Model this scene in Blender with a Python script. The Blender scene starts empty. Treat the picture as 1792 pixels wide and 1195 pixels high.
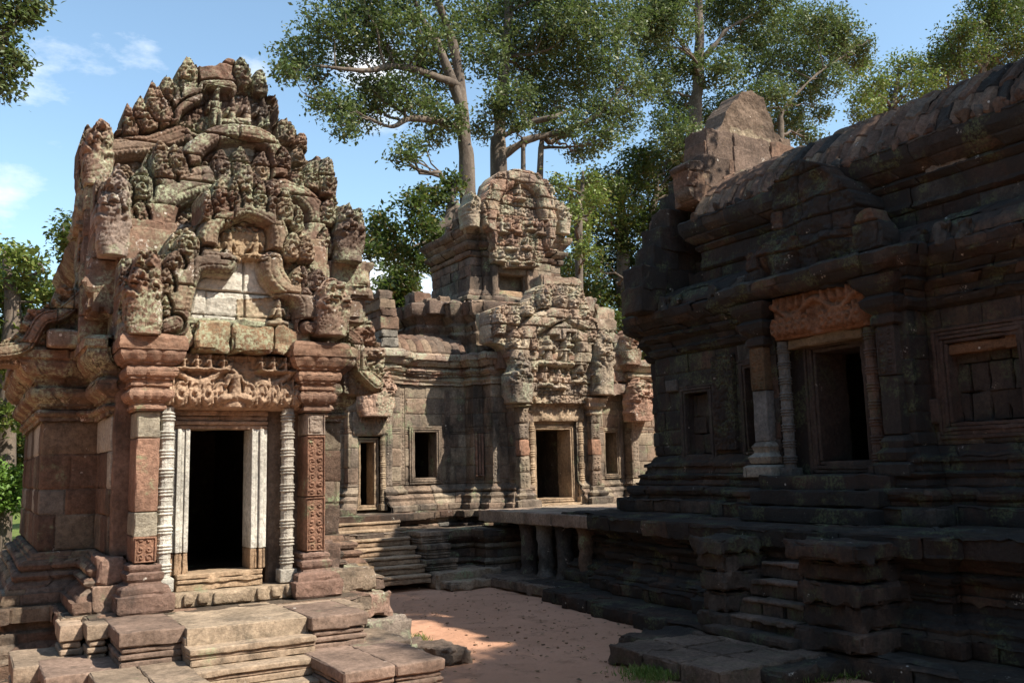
import bpy, math, random
import numpy as np
from mathutils import Vector, Matrix

# ------------------------------------------------------------------ camera, sky, sun, exposure
scene = bpy.context.scene
COL = scene.collection
EYE = 2.2
FPX = 1593.0
PITCH, YAW, ROLL = 0.1386940, 0.5374071, -0.0247016
def cam_axes():
    f = np.array([math.sin(YAW)*math.cos(PITCH), math.cos(YAW)*math.cos(PITCH), math.sin(PITCH)])
    r = np.array([math.cos(YAW), -math.sin(YAW), 0.0]); u = np.cross(r, f)
    c, s = math.cos(ROLL), math.sin(ROLL)
    return c*r+s*u, -s*r+c*u, f
AR, AU, AF = cam_axes()
cd = bpy.data.cameras.new('camera'); cam = bpy.data.objects.new('camera', cd); COL.objects.link(cam)
cd.sensor_width = 36.0; cd.lens = FPX/1792*36.0; cd.clip_start = 0.1; cd.clip_end = 2000
cam.matrix_world = Matrix(((AR[0], AU[0], -AF[0], 0), (AR[1], AU[1], -AF[1], 0), (AR[2], AU[2], -AF[2], EYE), (0, 0, 0, 1)))
scene.camera = cam

SUN = Vector((0.52, -0.76, 1.0)).normalized()
ELEV = math.asin(SUN.z); AZ = math.atan2(SUN.x, SUN.y)
world = bpy.data.worlds.new('World'); scene.world = world; world.use_nodes = True
wn, wl = world.node_tree.nodes, world.node_tree.links
for n in list(wn): wn.remove(n)
wo = wn.new('ShaderNodeOutputWorld'); wb = wn.new('ShaderNodeBackground'); sky = wn.new('ShaderNodeTexSky')
sky.sky_type = 'NISHITA'; sky.sun_disc = False; sky.sun_elevation = ELEV; sky.sun_rotation = AZ
sky.air_density = 1.0; sky.dust_density = 0.6; sky.ozone_density = 1.6; sky.altitude = 0
wb.inputs['Strength'].default_value = 0.085
# thin procedural cloud, by direction of view in the sky
wt = wn.new('ShaderNodeTexCoord'); wm = wn.new('ShaderNodeMapping'); wm.inputs['Scale'].default_value = (2.2, 2.2, 5.0)
wm.inputs['Location'].default_value = (0.35, 1.3, 0.2)
wz = wn.new('ShaderNodeTexNoise'); wz.inputs['Scale'].default_value = 1.6; wz.inputs['Detail'].default_value = 9; wz.inputs['Roughness'].default_value = 0.62
wr = wn.new('ShaderNodeValToRGB'); wr.color_ramp.elements[0].position = 0.60; wr.color_ramp.elements[1].position = 0.82
wsep = wn.new('ShaderNodeSeparateXYZ'); wh = wn.new('ShaderNodeMapRange')
wh.inputs['From Min'].default_value = 0.30; wh.inputs['From Max'].default_value = 0.05
wmul = wn.new('ShaderNodeMath'); wmul.operation = 'MULTIPLY_ADD'; wmul.inputs[1].default_value = 0.10
wmix = wn.new('ShaderNodeMix'); wmix.data_type = 'RGBA'; wmix.inputs[7].default_value = (9.0, 9.3, 9.8, 1)
wl.new(wt.outputs['Generated'], wm.inputs['Vector']); wl.new(wm.outputs[0], wz.inputs['Vector'])
wl.new(wt.outputs['Generated'], wsep.inputs[0]); wl.new(wsep.outputs['Z'], wh.inputs['Value'])
wl.new(wh.outputs[0], wmul.inputs[0]); wl.new(wz.outputs[0], wmul.inputs[2]); 
cl_prev = wmul.outputs[0]
for (px_, py_, rad_, gain_) in ((10, 352, .045, .10), (70, 300, .09, .08), (-40, 370, .08, .09), (262, 82, .03, .05), (655, 128, .075, .30), (700, 560, .08, .28), (450, 125, .04, .14)):
    a_, b_ = (px_-896)/FPX, -(py_-597.5)/FPX; dv = AR*a_+AU*b_+AF; dv = dv/np.linalg.norm(dv)
    n1 = wn.new('ShaderNodeVectorMath'); n1.operation = 'DISTANCE'; n1.inputs[1].default_value = tuple(dv); wl.new(wt.outputs['Generated'], n1.inputs[0])
    n2 = wn.new('ShaderNodeMapRange'); n2.inputs['From Min'].default_value = rad_; n2.inputs['From Max'].default_value = 0; n2.inputs['To Max'].default_value = gain_; wl.new(n1.outputs['Value'], n2.inputs['Value'])
    n3 = wn.new('ShaderNodeMath'); n3.operation = 'ADD'; wl.new(cl_prev, n3.inputs[0]); wl.new(n2.outputs[0], n3.inputs[1]); cl_prev = n3.outputs[0]
wl.new(cl_prev, wr.inputs[0])
wl.new(wr.outputs[0], wmix.inputs[0]); 
wt2 = wn.new('ShaderNodeMix'); wt2.data_type = 'RGBA'; wt2.blend_type = 'MULTIPLY'; wt2.inputs[0].default_value = 1; wt2.inputs[7].default_value = (1.75, 1.80, 1.62, 1)
wl.new(sky.outputs[0], wt2.inputs[6]); wl.new(wt2.outputs[2], wmix.inputs[6]); wl.new(wmix.outputs[2], wb.inputs['Color'])
wl.new(wb.outputs[0], wo.inputs['Surface'])

sd = bpy.data.lights.new('sun', 'SUN'); sun = bpy.data.objects.new('sun', sd); COL.objects.link(sun)
sd.energy = 5.0; sd.angle = math.radians(0.53); sd.color = (1.0, 0.93, 0.82)
sun.location = (6, -12, 30); sun.rotation_euler = SUN.to_track_quat('Z', 'Y').to_euler()

scene.view_settings.view_transform = 'Standard'; scene.view_settings.look = 'None'
scene.view_settings.exposure = 0.90; scene.view_settings.gamma = 1.0
scene.cycles.max_bounces = 5; scene.cycles.diffuse_bounces = 3; scene.cycles.transparent_max_bounces = 4

# ------------------------------------------------------------------ helpers
rng = np.random.default_rng(7)
def ray(px, py):
    a, b = (px-896)/FPX, -(py-597.5)/FPX
    return AR*a + AU*b + AF
def onY(px, py, Y): d = ray(px, py); d = d*(Y/d[1]); return np.array([d[0], d[1], d[2]+EYE])
def onX(px, py, X): d = ray(px, py); d = d*(X/d[0]); return np.array([d[0], d[1], d[2]+EYE])
def onZ(px, py, Z): d = ray(px, py); d = d*((Z-EYE)/d[2]); return np.array([d[0], d[1], d[2]+EYE])

_perm = np.random.default_rng(3).permutation(4096)
_val = np.random.default_rng(4).random(4096)*2-1
def vnoise(P):
    P = np.asarray(P, float); I = np.floor(P).astype(np.int64); Fr = P-I; Fr = Fr*Fr*(3-2*Fr)
    def h(ix, iy, iz): return _val[_perm[(_perm[(_perm[ix & 4095]+iy) & 4095]+iz) & 4095]]
    x, y, z = I[..., 0], I[..., 1], I[..., 2]; fx, fy, fz = Fr[..., 0], Fr[..., 1], Fr[..., 2]
    r = 0
    for dx in (0, 1):
        wx = fx if dx else 1-fx
        for dy in (0, 1):
            wy = fy if dy else 1-fy
            for dz in (0, 1):
                r = r + wx*wy*(fz if dz else 1-fz)*h(x+dx, y+dy, z+dz)
    return r
def fbm(P, oct=4):
    P = np.asarray(P, float); r = 0; a = 1.0; t = 0
    for k in range(oct):
        r = r + a*vnoise(P*(2.03**k)+k*17.3); t += a; a *= 0.5
    return r/t

# ---- scene tree: things, parts
def tag(o, label, cat, group=None):
    o['label'] = label; o['category'] = cat
    if group: o['group'] = group
    return o
def thing(name, loc, label, cat, group=None):
    o = bpy.data.objects.new(name, None); COL.objects.link(o); o.location = loc; o.empty_display_size = 0.3
    return tag(o, label, cat, group)
def world_loc(o):
    v = np.zeros(3)
    while o is not None: v = v+np.array(o.location); o = o.parent
    return v

class MB:
    """collects patches of surface and links them as ONE mesh object"""
    def __init__(s): s.V = []; s.N = []; s.T = []; s.A = []; s.F = []; s.n = 0
    def add(s, V, N, T, A, F):
        k = len(V)
        s.V.append(V); s.N.append(N); s.T.append(np.broadcast_to(T, (k, 4))); s.A.append(np.broadcast_to(A, (k,))); s.F.append(np.asarray(F)+s.n); s.n += k
    def grid(s, P, N, T, A):
        n, m = P.shape[:2]; id = np.arange(n*m).reshape(n, m)
        F = np.stack([id[:-1, :-1], id[1:, :-1], id[1:, 1:], id[:-1, 1:]], -1).reshape(-1, 4)
        if getattr(T, 'ndim', 1) == 3: T = T.reshape(-1, 4)
        s.add(P.reshape(-1, 3), N.reshape(-1, 3), T, A, F)
    def build(s, name, mat, parent=None, freq=8.0, sharp=27, label=None):
        V = np.concatenate(s.V); N = np.concatenate(s.N); T = np.concatenate(s.T); A = np.concatenate(s.A); F = np.concatenate(s.F)
        if A.any(): V = V + N*(A*(fbm(V*freq, 5)*1.5-0.15))[:, None]
        V = V - world_loc(parent)
        me = bpy.data.meshes.new(name)
        me.vertices.add(len(V)); me.vertices.foreach_set('co', V.astype(np.float32).ravel())
        me.loops.add(F.size); me.loops.foreach_set('vertex_index', F.astype(np.int32).ravel())
        me.polygons.add(len(F)); me.polygons.foreach_set('loop_start', (np.arange(len(F))*4).astype(np.int32))
        me.polygons.foreach_set('use_smooth', np.ones(len(F), bool))
        me.update(calc_edges=True)
        at = me.color_attributes.new('tint', 'FLOAT_COLOR', 'POINT'); at.data.foreach_set('color', T.astype(np.float32).ravel())
        if sharp: me.set_sharp_from_angle(angle=math.radians(sharp))
        me.materials.append(mat)
        o = bpy.data.objects.new(name, me); COL.objects.link(o)
        if parent is not None: o.parent = parent
        if label: o['label'] = label
        return o

# ---- stone palettes (real stone colours, albedo)
RED = [(.20, .122, .085), (.225, .142, .098), (.18, .115, .083), (.215, .150, .108), (.26, .185, .125), (.19, .14, .105), (.165, .115, .088)]
WARM = RED + [(.33, .23, .14), (.29, .235, .18), (.34, .26, .17)]
TAN = [(.255, .20, .145), (.22, .165, .12), (.29, .23, .165), (.20, .155, .118), (.245, .175, .125), (.205, .145, .105)]
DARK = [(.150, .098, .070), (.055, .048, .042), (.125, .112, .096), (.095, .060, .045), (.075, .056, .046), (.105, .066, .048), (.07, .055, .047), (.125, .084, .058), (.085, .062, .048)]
GREY = [(.23, .205, .17), (.255, .225, .185), (.20, .175, .145)]
NEW = (.47, .43, .35)
def pick(pal, r, v=.10):
    c = np.array(pal[int(r.integers(len(pal)))])*(1+v*(r.random()*2-1)); return c

# ---- masonry: a profile swept along a plan path, cut into stone blocks with open joints
class Path:
    def __init__(s, pts, closed=False):
        P = np.array(pts, float)
        if closed: P = np.vstack([P, P[:1]])
        d = np.diff(P, axis=0); L = np.hypot(d[:, 0], d[:, 1]); d = d/L[:, None]
        n = np.stack([d[:, 1], -d[:, 0]], 1)
        M = np.zeros_like(P)
        for i in range(len(P)):
            a = n[i-1] if i > 0 else (n[-1] if closed else n[0]); b = n[i] if i < len(n) else (n[0] if closed else n[-1])
            M[i] = (a+b)/max(0.35, 1+a.dot(b))
        s.P, s.M, s.n, s.S = P, M, n, np.concatenate([[0], np.cumsum(L)])
    def at(s, q):
        q = np.asarray(q); i = np.clip(np.searchsorted(s.S, q, 'right')-1, 0, len(s.n)-1)
        t = ((q-s.S[i])/(s.S[i+1]-s.S[i]))[:, None]
        p = s.P[i]*(1-t)+s.P[i+1]*t; m = s.M[i]*(1-t)+s.M[i+1]*t
        nn = m/np.maximum(1e-6, np.linalg.norm(m, axis=1))[:, None]
        mid = ((t[:, 0] > .02) & (t[:, 0] < .98)); nn[mid] = s.n[i][mid]
        return p, m, nn

def masonry(mb, pts, prof, L=(.45, .85), course=.30, holes=(), g=.010, wob=.009, res=.085, pal=WARM, fresh=.0, rough=.014, carve=None, closed=False, seed=0, skip=0.0, chip=1.0, core=.05):
    r = np.random.default_rng(seed+101)
    path = pts if isinstance(pts, Path) else Path(pts, closed); T = path.S[-1]
    brk = [z for h in holes for z in h[2:4]]
    ep = [tuple(prof[0])]; fl = [True]
    for a, b in zip(prof[:-1], prof[1:]):
        ln = math.hypot(b[0]-a[0], b[1]-a[1]); ts = {0.0, 1.0}
        if b[1]-a[1] > 1e-6:
            for z in brk:
                if a[1]+.01 < z < b[1]-.01: ts.add((z-a[1])/(b[1]-a[1]))
        ts = sorted(ts); hard = set(ts[1:-1])
        for t0, t1 in zip(ts[:-1], ts[1:]):
            n = max(1, int(round(ln*(t1-t0)/course)))
            for k in range(1, n+1):
                j = 0 if k == n else (r.random()-.5)*.35
                t = t0+(t1-t0)*(k+j)/n
                ep.append((a[0]+(b[0]-a[0])*t, a[1]+(b[1]-a[1])*t)); fl.append(True if (k < n or t1 in hard) else (n > 1 or None))
    ep = np.array(ep); i0 = 0; acc = 0
    for i in range(1, len(ep)):
        acc += math.hypot(*(ep[i]-ep[i-1]))
        if not (fl[i] or acc >= course*.72 or i == len(ep)-1): continue
        c = ep[i0:i+1]; i0 = i; acc = 0
        tc = np.concatenate([[0], np.cumsum(np.hypot(*np.diff(c, axis=0).T))]); TL = tc[-1]
        if TL < 1e-4: continue
        zm = (c[0, 1]+c[-1, 1])/2
        act = [h for h in holes if h[2]-.005 < zm < h[3]+.005]
        forced = sorted({0.0, T} | {x for h in act for x in h[:2] if 0 < x < T}); J = [0.0]
        for a, b in zip(forced[:-1], forced[1:]):
            x = a
            first = True
            while True:
                st = L[0]+(L[1]-L[0])*r.random()
                if first: st *= .4+.6*r.random(); first = False
                x += st
                if x > b-L[0]*.5: break
                J.append(x)
            J.append(b)
        e = min(.025, TL*.25)
        nt = max(1, int(round(TL/res)))
        tt = np.unique(np.round(np.concatenate([tc, [e, TL-e], np.linspace(0, TL, nt+1)]), 4))
        o = np.interp(tt, tc, c[:, 0]); z = np.interp(tt, tc, c[:, 1])
        do = np.gradient(o, tt) if len(tt) > 1 else np.zeros_like(o); dz = np.gradient(z, tt)
        q = np.maximum(1e-6, np.hypot(do, dz)); nr, nz = dz/q, -do/q
        for s0, s1 in zip(forced[:-1], forced[1:]):       # rubble core behind the facing
            sm = (s0+s1)/2
            if s1-s0 < .02 or any(h[0]-.004 < sm < h[1]+.004 for h in act): continue
            ss = np.unique(np.concatenate([[s0, s1], path.S[(path.S > s0+.004) & (path.S < s1-.004)]]))
            p, m, n = path.at(ss); oc = c[:, 0]-core
            P = np.empty((len(ss), len(oc), 3)); P[..., 0] = p[:, 0:1]+m[:, 0:1]*oc; P[..., 1] = p[:, 1:2]+m[:, 1:2]*oc; P[..., 2] = c[:, 1]
            mb.grid(P, np.zeros_like(P), (.10, .075, .055, 0), 0.0)
        for s0, s1 in zip(J[:-1], J[1:]):
            if s1-s0 < .004: continue
            sm = (s0+s1)/2
            if any(h[0]-.004 < sm < h[1]+.004 for h in act): continue
            if skip and r.random() < skip: continue
            w = s1-s0; es = min(.025, w*.25)
            inner = path.S[(path.S > s0+.004) & (path.S < s1-.004)]
            ns = max(1, int(round(w/res)))
            ss = np.unique(np.round(np.concatenate([[s0, s0+es, s1-es, s1], inner, np.linspace(s0, s1, ns+1)]), 4))
            p, m, n = path.at(ss)
            P = np.empty((len(ss), len(tt), 3)); N = np.empty_like(P)
            P[..., 0] = p[:, 0:1]+m[:, 0:1]*o; P[..., 1] = p[:, 1:2]+m[:, 1:2]*o; P[..., 2] = z
            N[..., 0] = n[:, 0:1]*nr; N[..., 1] = n[:, 1:2]*nr; N[..., 2] = nz
            E = np.zeros(P.shape[:2]); E[[0, -1], :] = 1; E[:, [0, -1]] = 1
            if len(inner): E[np.isin(ss, np.round(inner, 4)), :] += .8
            dsp = -g*E*(1+chip*np.maximum(0, r.random(P.shape[:2])*2-.7)) + wob*(r.random()*2-1)
            if carve is not None: dsp = dsp + carve(ss[:, None], (P[..., 2]))
            P = P+N*dsp[..., None]
            P[..., :2] += (r.random(2)*2-1)*wob*.4
            fr = r.random() < fresh
            col = np.append(np.array(NEW)*(.75+.3*r.random()) if fr and r.random() < .6 else (pick(GREY, r) if fr else pick(pal, r)), 1.0 if fr else 0.0)
            mb.grid(P, N, col, rough*(.25 if fr else 1))

def rbox(mb, x0, x1, y0, y1, z0, z1, rad=.025, res=.12, pal=WARM, tint=None, fresh=0.0, rough=.012, seed=None, rot=0.0, tilt=(0, 0)):
    r = np.random.default_rng(seed if seed is not None else int(abs(x0*731+y0*977+z0*1301+x1*57)*10) % 99991)
    lo = np.array([x0, y0, z0]); hi = np.array([x1, y1, z1]); rad = min(rad, (hi-lo).min()*.48)
    def axis(k):
        L = hi[k]-lo[k]; n = max(1, int(round((L-2*rad)/res)))
        return np.concatenate([[lo[k], lo[k]+rad*.3], np.linspace(lo[k]+rad, hi[k]-rad, n+1), [hi[k]-rad*.3, hi[k]]])
    ax = [axis(k) for k in range(3)]
    T = np.append(np.array(tint) if tint is not None else pick(pal, r), fresh)
    c = (lo+hi)/2; cr, sr = math.cos(rot), math.sin(rot)
    for k in range(3):
        a, b = [(1, 2), (2, 0), (0, 1)][k]
        for side in (0, 1):
            A, B = np.meshgrid(ax[a], ax[b], indexing='ij')
            P = np.empty(A.shape+(3,)); P[..., a] = A; P[..., b] = B; P[..., k] = (lo, hi)[side][k]
            Q = np.clip(P, lo+rad, hi-rad); D = P-Q; ln = np.maximum(1e-9, np.linalg.norm(D, axis=-1, keepdims=True)); N = D/ln
            P = Q+N*rad
            edge = (np.abs(D) > 1e-6).sum(-1) >= 2; rgh = rough*np.where(edge, 2.6, 1.0)
            if not side: P = P[::-1]; N = N[::-1]; rgh = rgh[::-1]
            if rot or tilt != (0, 0):
                X = P-c; X[..., 2] += X[..., 0]*tilt[0]+X[..., 1]*tilt[1]
                P = np.stack([c[0]+X[..., 0]*cr-X[..., 1]*sr, c[1]+X[..., 0]*sr+X[..., 1]*cr, c[2]+X[..., 2]], -1)
                N = np.stack([N[..., 0]*cr-N[..., 1]*sr, N[..., 0]*sr+N[..., 1]*cr, N[..., 2]], -1)
            mb.grid(P, N, T, rgh.ravel())

# ---- carved relief: a height field over an outline, with real thickness
def relief(mb, O, U, N, ug, vg, H, mask, back, tint, sides=True):
    O = np.array(O, float); U = np.array(U, float); N = np.array(N, float); Z = np.array([0, 0, 1.0])
    Ug, Vg = np.meshgrid(ug, vg, indexing='ij'); n, m = Ug.shape
    base = O+Ug[..., None]*U+Vg[..., None]*Z
    front = base+H[..., None]*N; bk = base-back*N
    cell = mask[:-1, :-1] & mask[1:, :-1] & mask[1:, 1:] & mask[:-1, 1:]
    id = np.arange(n*m).reshape(n, m)
    F = np.stack([id[:-1, :-1], id[1:, :-1], id[1:, 1:], id[:-1, 1:]], -1)[cell]
    pc = np.pad(cell, 1); E = []      # smooth the outline so its edge does not step
    for (A, B, nb) in ((id[:-1, :-1], id[:-1, 1:], pc[:-2, 1:-1]), (id[1:, 1:], id[1:, :-1], pc[2:, 1:-1]), (id[1:, :-1], id[:-1, :-1], pc[1:-1, :-2]), (id[:-1, 1:], id[1:, 1:], pc[1:-1, 2:])):
        e = cell & ~nb; E.append(np.stack([A[e], B[e]], -1))
    E = np.concatenate(E); uv = np.stack([Ug.ravel(), Vg.ravel()], 1); o0 = uv.copy(); cnt = np.bincount(E.ravel(), minlength=n*m)
    on = cnt > 0
    for _ in range(4):
        sm = np.zeros_like(uv)
        for c in (0, 1):
            sm[:, c] = np.bincount(E[:, 0], uv[E[:, 1], c], n*m)+np.bincount(E[:, 1], uv[E[:, 0], c], n*m)
        uv[on] = uv[on]*.5+.5*sm[on]/cnt[on][:, None]
    dl = (uv-o0).reshape(n, m, 2); sh = dl[..., 0:1]*U+dl[..., 1:2]*Z; front = front+sh; bk = bk+sh
    V = [front.reshape(-1, 3)]; Fs = [F]
    if sides:
        p = np.pad(cell, 1); V.append(bk.reshape(-1, 3)); b = n*m
        for (A, B, C, D, nb) in ((id[:-1, :-1], id[:-1, 1:], None, None, p[:-2, 1:-1]), (id[1:, 1:], id[1:, :-1], None, None, p[2:, 1:-1]),
                                 (id[1:, :-1], id[:-1, :-1], None, None, p[1:-1, :-2]), (id[:-1, 1:], id[1:, 1:], None, None, p[1:-1, 2:])):
            e = cell & ~nb
            Fs.append(np.stack([A[e], B[e], B[e]+b, A[e]+b], -1))
    V = np.concatenate(V); F = np.concatenate(Fs)
    T = np.concatenate([tint.reshape(-1, 4)]*(2 if sides else 1))
    used = np.unique(F); mp = np.zeros(len(V), np.int64); mp[used] = np.arange(len(used))
    mb.add(V[used], np.broadcast_to(N, (len(used), 3)), T[used], 0.0, mp[F])

def poly_mask(Ug, Vg, poly):
    P = np.array(poly, float); ins = np.zeros(Ug.shape, bool)
    for (x0, y0), (x1, y1) in zip(P, np.roll(P, -1, axis=0)):
        c = ((y0 > Vg) != (y1 > Vg)) & (Ug < (x1-x0)*(Vg-y0)/(y1-y0+1e-12)+x0); ins ^= c
    return ins
def polydist(Ug, Vg, pts):
    P = np.array(pts, float); best = np.full(Ug.shape, 1e9); S = np.zeros(Ug.shape); side = np.zeros(Ug.shape); acc = 0
    for a, b in zip(P[:-1], P[1:]):
        d = b-a; L = math.hypot(*d); t = np.clip(((Ug-a[0])*d[0]+(Vg-a[1])*d[1])/(L*L), 0, 1)
        x = Ug-a[0]-t*d[0]; y = Vg-a[1]-t*d[1]; q = np.hypot(x, y); k = q < best
        best = np.where(k, q, best); S = np.where(k, acc+t*L, S); side = np.where(k, np.sign(d[0]*y-d[1]*x), side); acc += L
    return best, S, side, acc
def spline(pts, n=8):
    P = np.array(pts, float); out = []
    Q = np.vstack([2*P[0]-P[1], P, 2*P[-1]-P[-2]])
    for i in range(1, len(Q)-2):
        a, b, c, d = Q[i-1], Q[i], Q[i+1], Q[i+2]
        for t in np.linspace(0, 1, n, endpoint=False):
            out.append(.5*((2*b)+(-a+c)*t+(2*a-5*b+4*c-d)*t*t+(-a+3*b-3*c+d)*t**3))
    out.append(P[-1]); return np.array(out)
def scroll(U, V, c, seed=0):
    """rinceau carving: mirrored spirals in cells, 0..1"""
    q = np.stack([U*17, V*17, np.full(np.shape(U+V), seed+.2)], -1); U = U+.014*vnoise(q); V = V+.014*vnoise(q+5)
    cu, cv = np.floor(U/c), np.floor(V/c); x = (U/c-cu-.5)*2; y = (V/c-cv-.5)*2
    x = np.where((cu % 2) > 0, -x, x); y = np.where((cv % 2) > 0, -y, y)
    rr = np.hypot(x, y); th = np.arctan2(y, x)
    return np.clip(.5+.5*np.cos(th+rr*7.5), 0, 1)*np.clip(1.35-rr, 0, 1)+.25*np.clip(rr-.9, 0, 1)
def worley(U, V, cell, seed=0):
    """distance to the nearest and second nearest point of a jittered lattice, in cells"""
    U, V = np.broadcast_arrays(U, V); x, y = U/cell, V/cell; ix, iy = np.floor(x).astype(np.int64), np.floor(y).astype(np.int64)
    f1 = np.full(U.shape, 9.0); f2 = np.full(U.shape, 9.0); so = int(seed*37) & 4095
    for dx in (-1, 0, 1):
        for dy in (-1, 0, 1):
            h = _perm[(_perm[(ix+dx+so) & 4095]+iy+dy) & 4095]; h2 = _perm[(h+911) & 4095]
            d = np.hypot(ix+dx+.5+.42*_val[h]-x, iy+dy+.5+.42*_val[h2]-y)
            f2 = np.where(d < f1, f1, np.minimum(f2, d)); f1 = np.minimum(f1, d)
    return f1, f2
def foliage_carve(U, V, seed=0, k=1.0):
    """close-set carved bosses and leaflets parted by narrow cuts, 0..1"""
    U, V = np.broadcast_arrays(U, V); q = np.stack([U*14, V*14, np.full(U.shape, seed+.5)], -1)
    Uw = U+.025*vnoise(q); Vw = V+.025*vnoise(q+9)
    out = 0
    for c, w in ((.135/k, .6), (.062/k, .4)):
        f1, f2 = worley(Uw, Vw*.8, c, seed+w)
        out = out+w*(.55*np.clip((f2-f1)*2.2, 0, 1)**.5+.45*np.sqrt(np.clip(1-(f1/.6)**2, 0, 1)))
    return out
def capsule(Ug, Vg, a, b, ra, rb):
    d = np.array(b)-np.array(a); L2 = d.dot(d)+1e-9
    t = np.clip(((Ug-a[0])*d[0]+(Vg-a[1])*d[1])/L2, 0, 1)
    q = np.hypot(Ug-a[0]-t*d[0], Vg-a[1]-t*d[1]); R = ra+(rb-ra)*t
    return np.sqrt(np.clip(1-(q/R)**2, 0, 1))
def figure(Ug, Vg, u, v, h, seated=False):
    """small carved devata: head with crown, torso, arms, legs, as raised height 0..1"""
    w = h*.16; H = np.zeros(Ug.shape)
    parts = [((u, v+.62*h), (u, v+.42*h), w*.95, w*.72), ((u, v+.80*h), (u, v+.86*h), w*.68, w*.55), ((u, v+.93*h), (u, v+1.04*h), w*.5, w*.15)]
    if seated: parts += [((u-w*1.9, v+.12*h), (u+w*.3, v+.16*h), w*.8, w*.7), ((u+w*1.9, v+.12*h), (u-w*.3, v+.2*h), w*.8, w*.7), ((u, v+.42*h), (u, v+.15*h), w*.9, w)]
    else: parts += [((u-w*.45, v+.42*h), (u-w*.5, v), w*.55, w*.42), ((u+w*.45, v+.42*h), (u+w*.55, v), w*.55, w*.42)]
    parts += [((u-w*.9, v+.66*h), (u-w*1.5, v+.42*h), w*.4, w*.34), ((u+w*.9, v+.66*h), (u+w*1.4, v+.5*h), w*.4, w*.34)]
    for a, b, ra, rb in parts: H = np.maximum(H, capsule(Ug, Vg, a, b, ra, rb))
    return H
def blocks2d(Ug, Vg, course, L, seed):
    r = np.random.default_rng(seed+55); v0, v1 = Vg.min(), Vg.max(); u0, u1 = Ug.min(), Ug.max()
    rows = [v0-.05]
    while rows[-1] < v1: rows.append(rows[-1]+course*(.8+.4*r.random()))
    rows = np.array(rows); ri = np.clip(np.searchsorted(rows, Vg)-1, 0, len(rows)-2)
    dj = np.minimum(Vg-rows[ri], rows[ri+1]-Vg); idx = np.zeros(Ug.shape, int)
    for k in range(len(rows)-1):
        c = [u0-.3*r.random()]
        while c[-1] < u1: c.append(c[-1]+L*(.65+.7*r.random()))
        c = np.array(c); m = ri == k; uu = Ug[m]; ci = np.clip(np.searchsorted(c, uu)-1, 0, len(c)-2)
        dj[m] = np.minimum(dj[m], np.minimum(uu-c[ci], c[ci+1]-uu)); idx[m] = k*40+ci
    return idx, dj
def stone_tint(idx, pal, seed, newset=(), v=.12):
    r = np.random.default_rng(seed+77); n = idx.max()+1; tb = np.array([np.append(pick(pal, r, v), 0) for _ in range(n)])
    return tb[idx]

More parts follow.
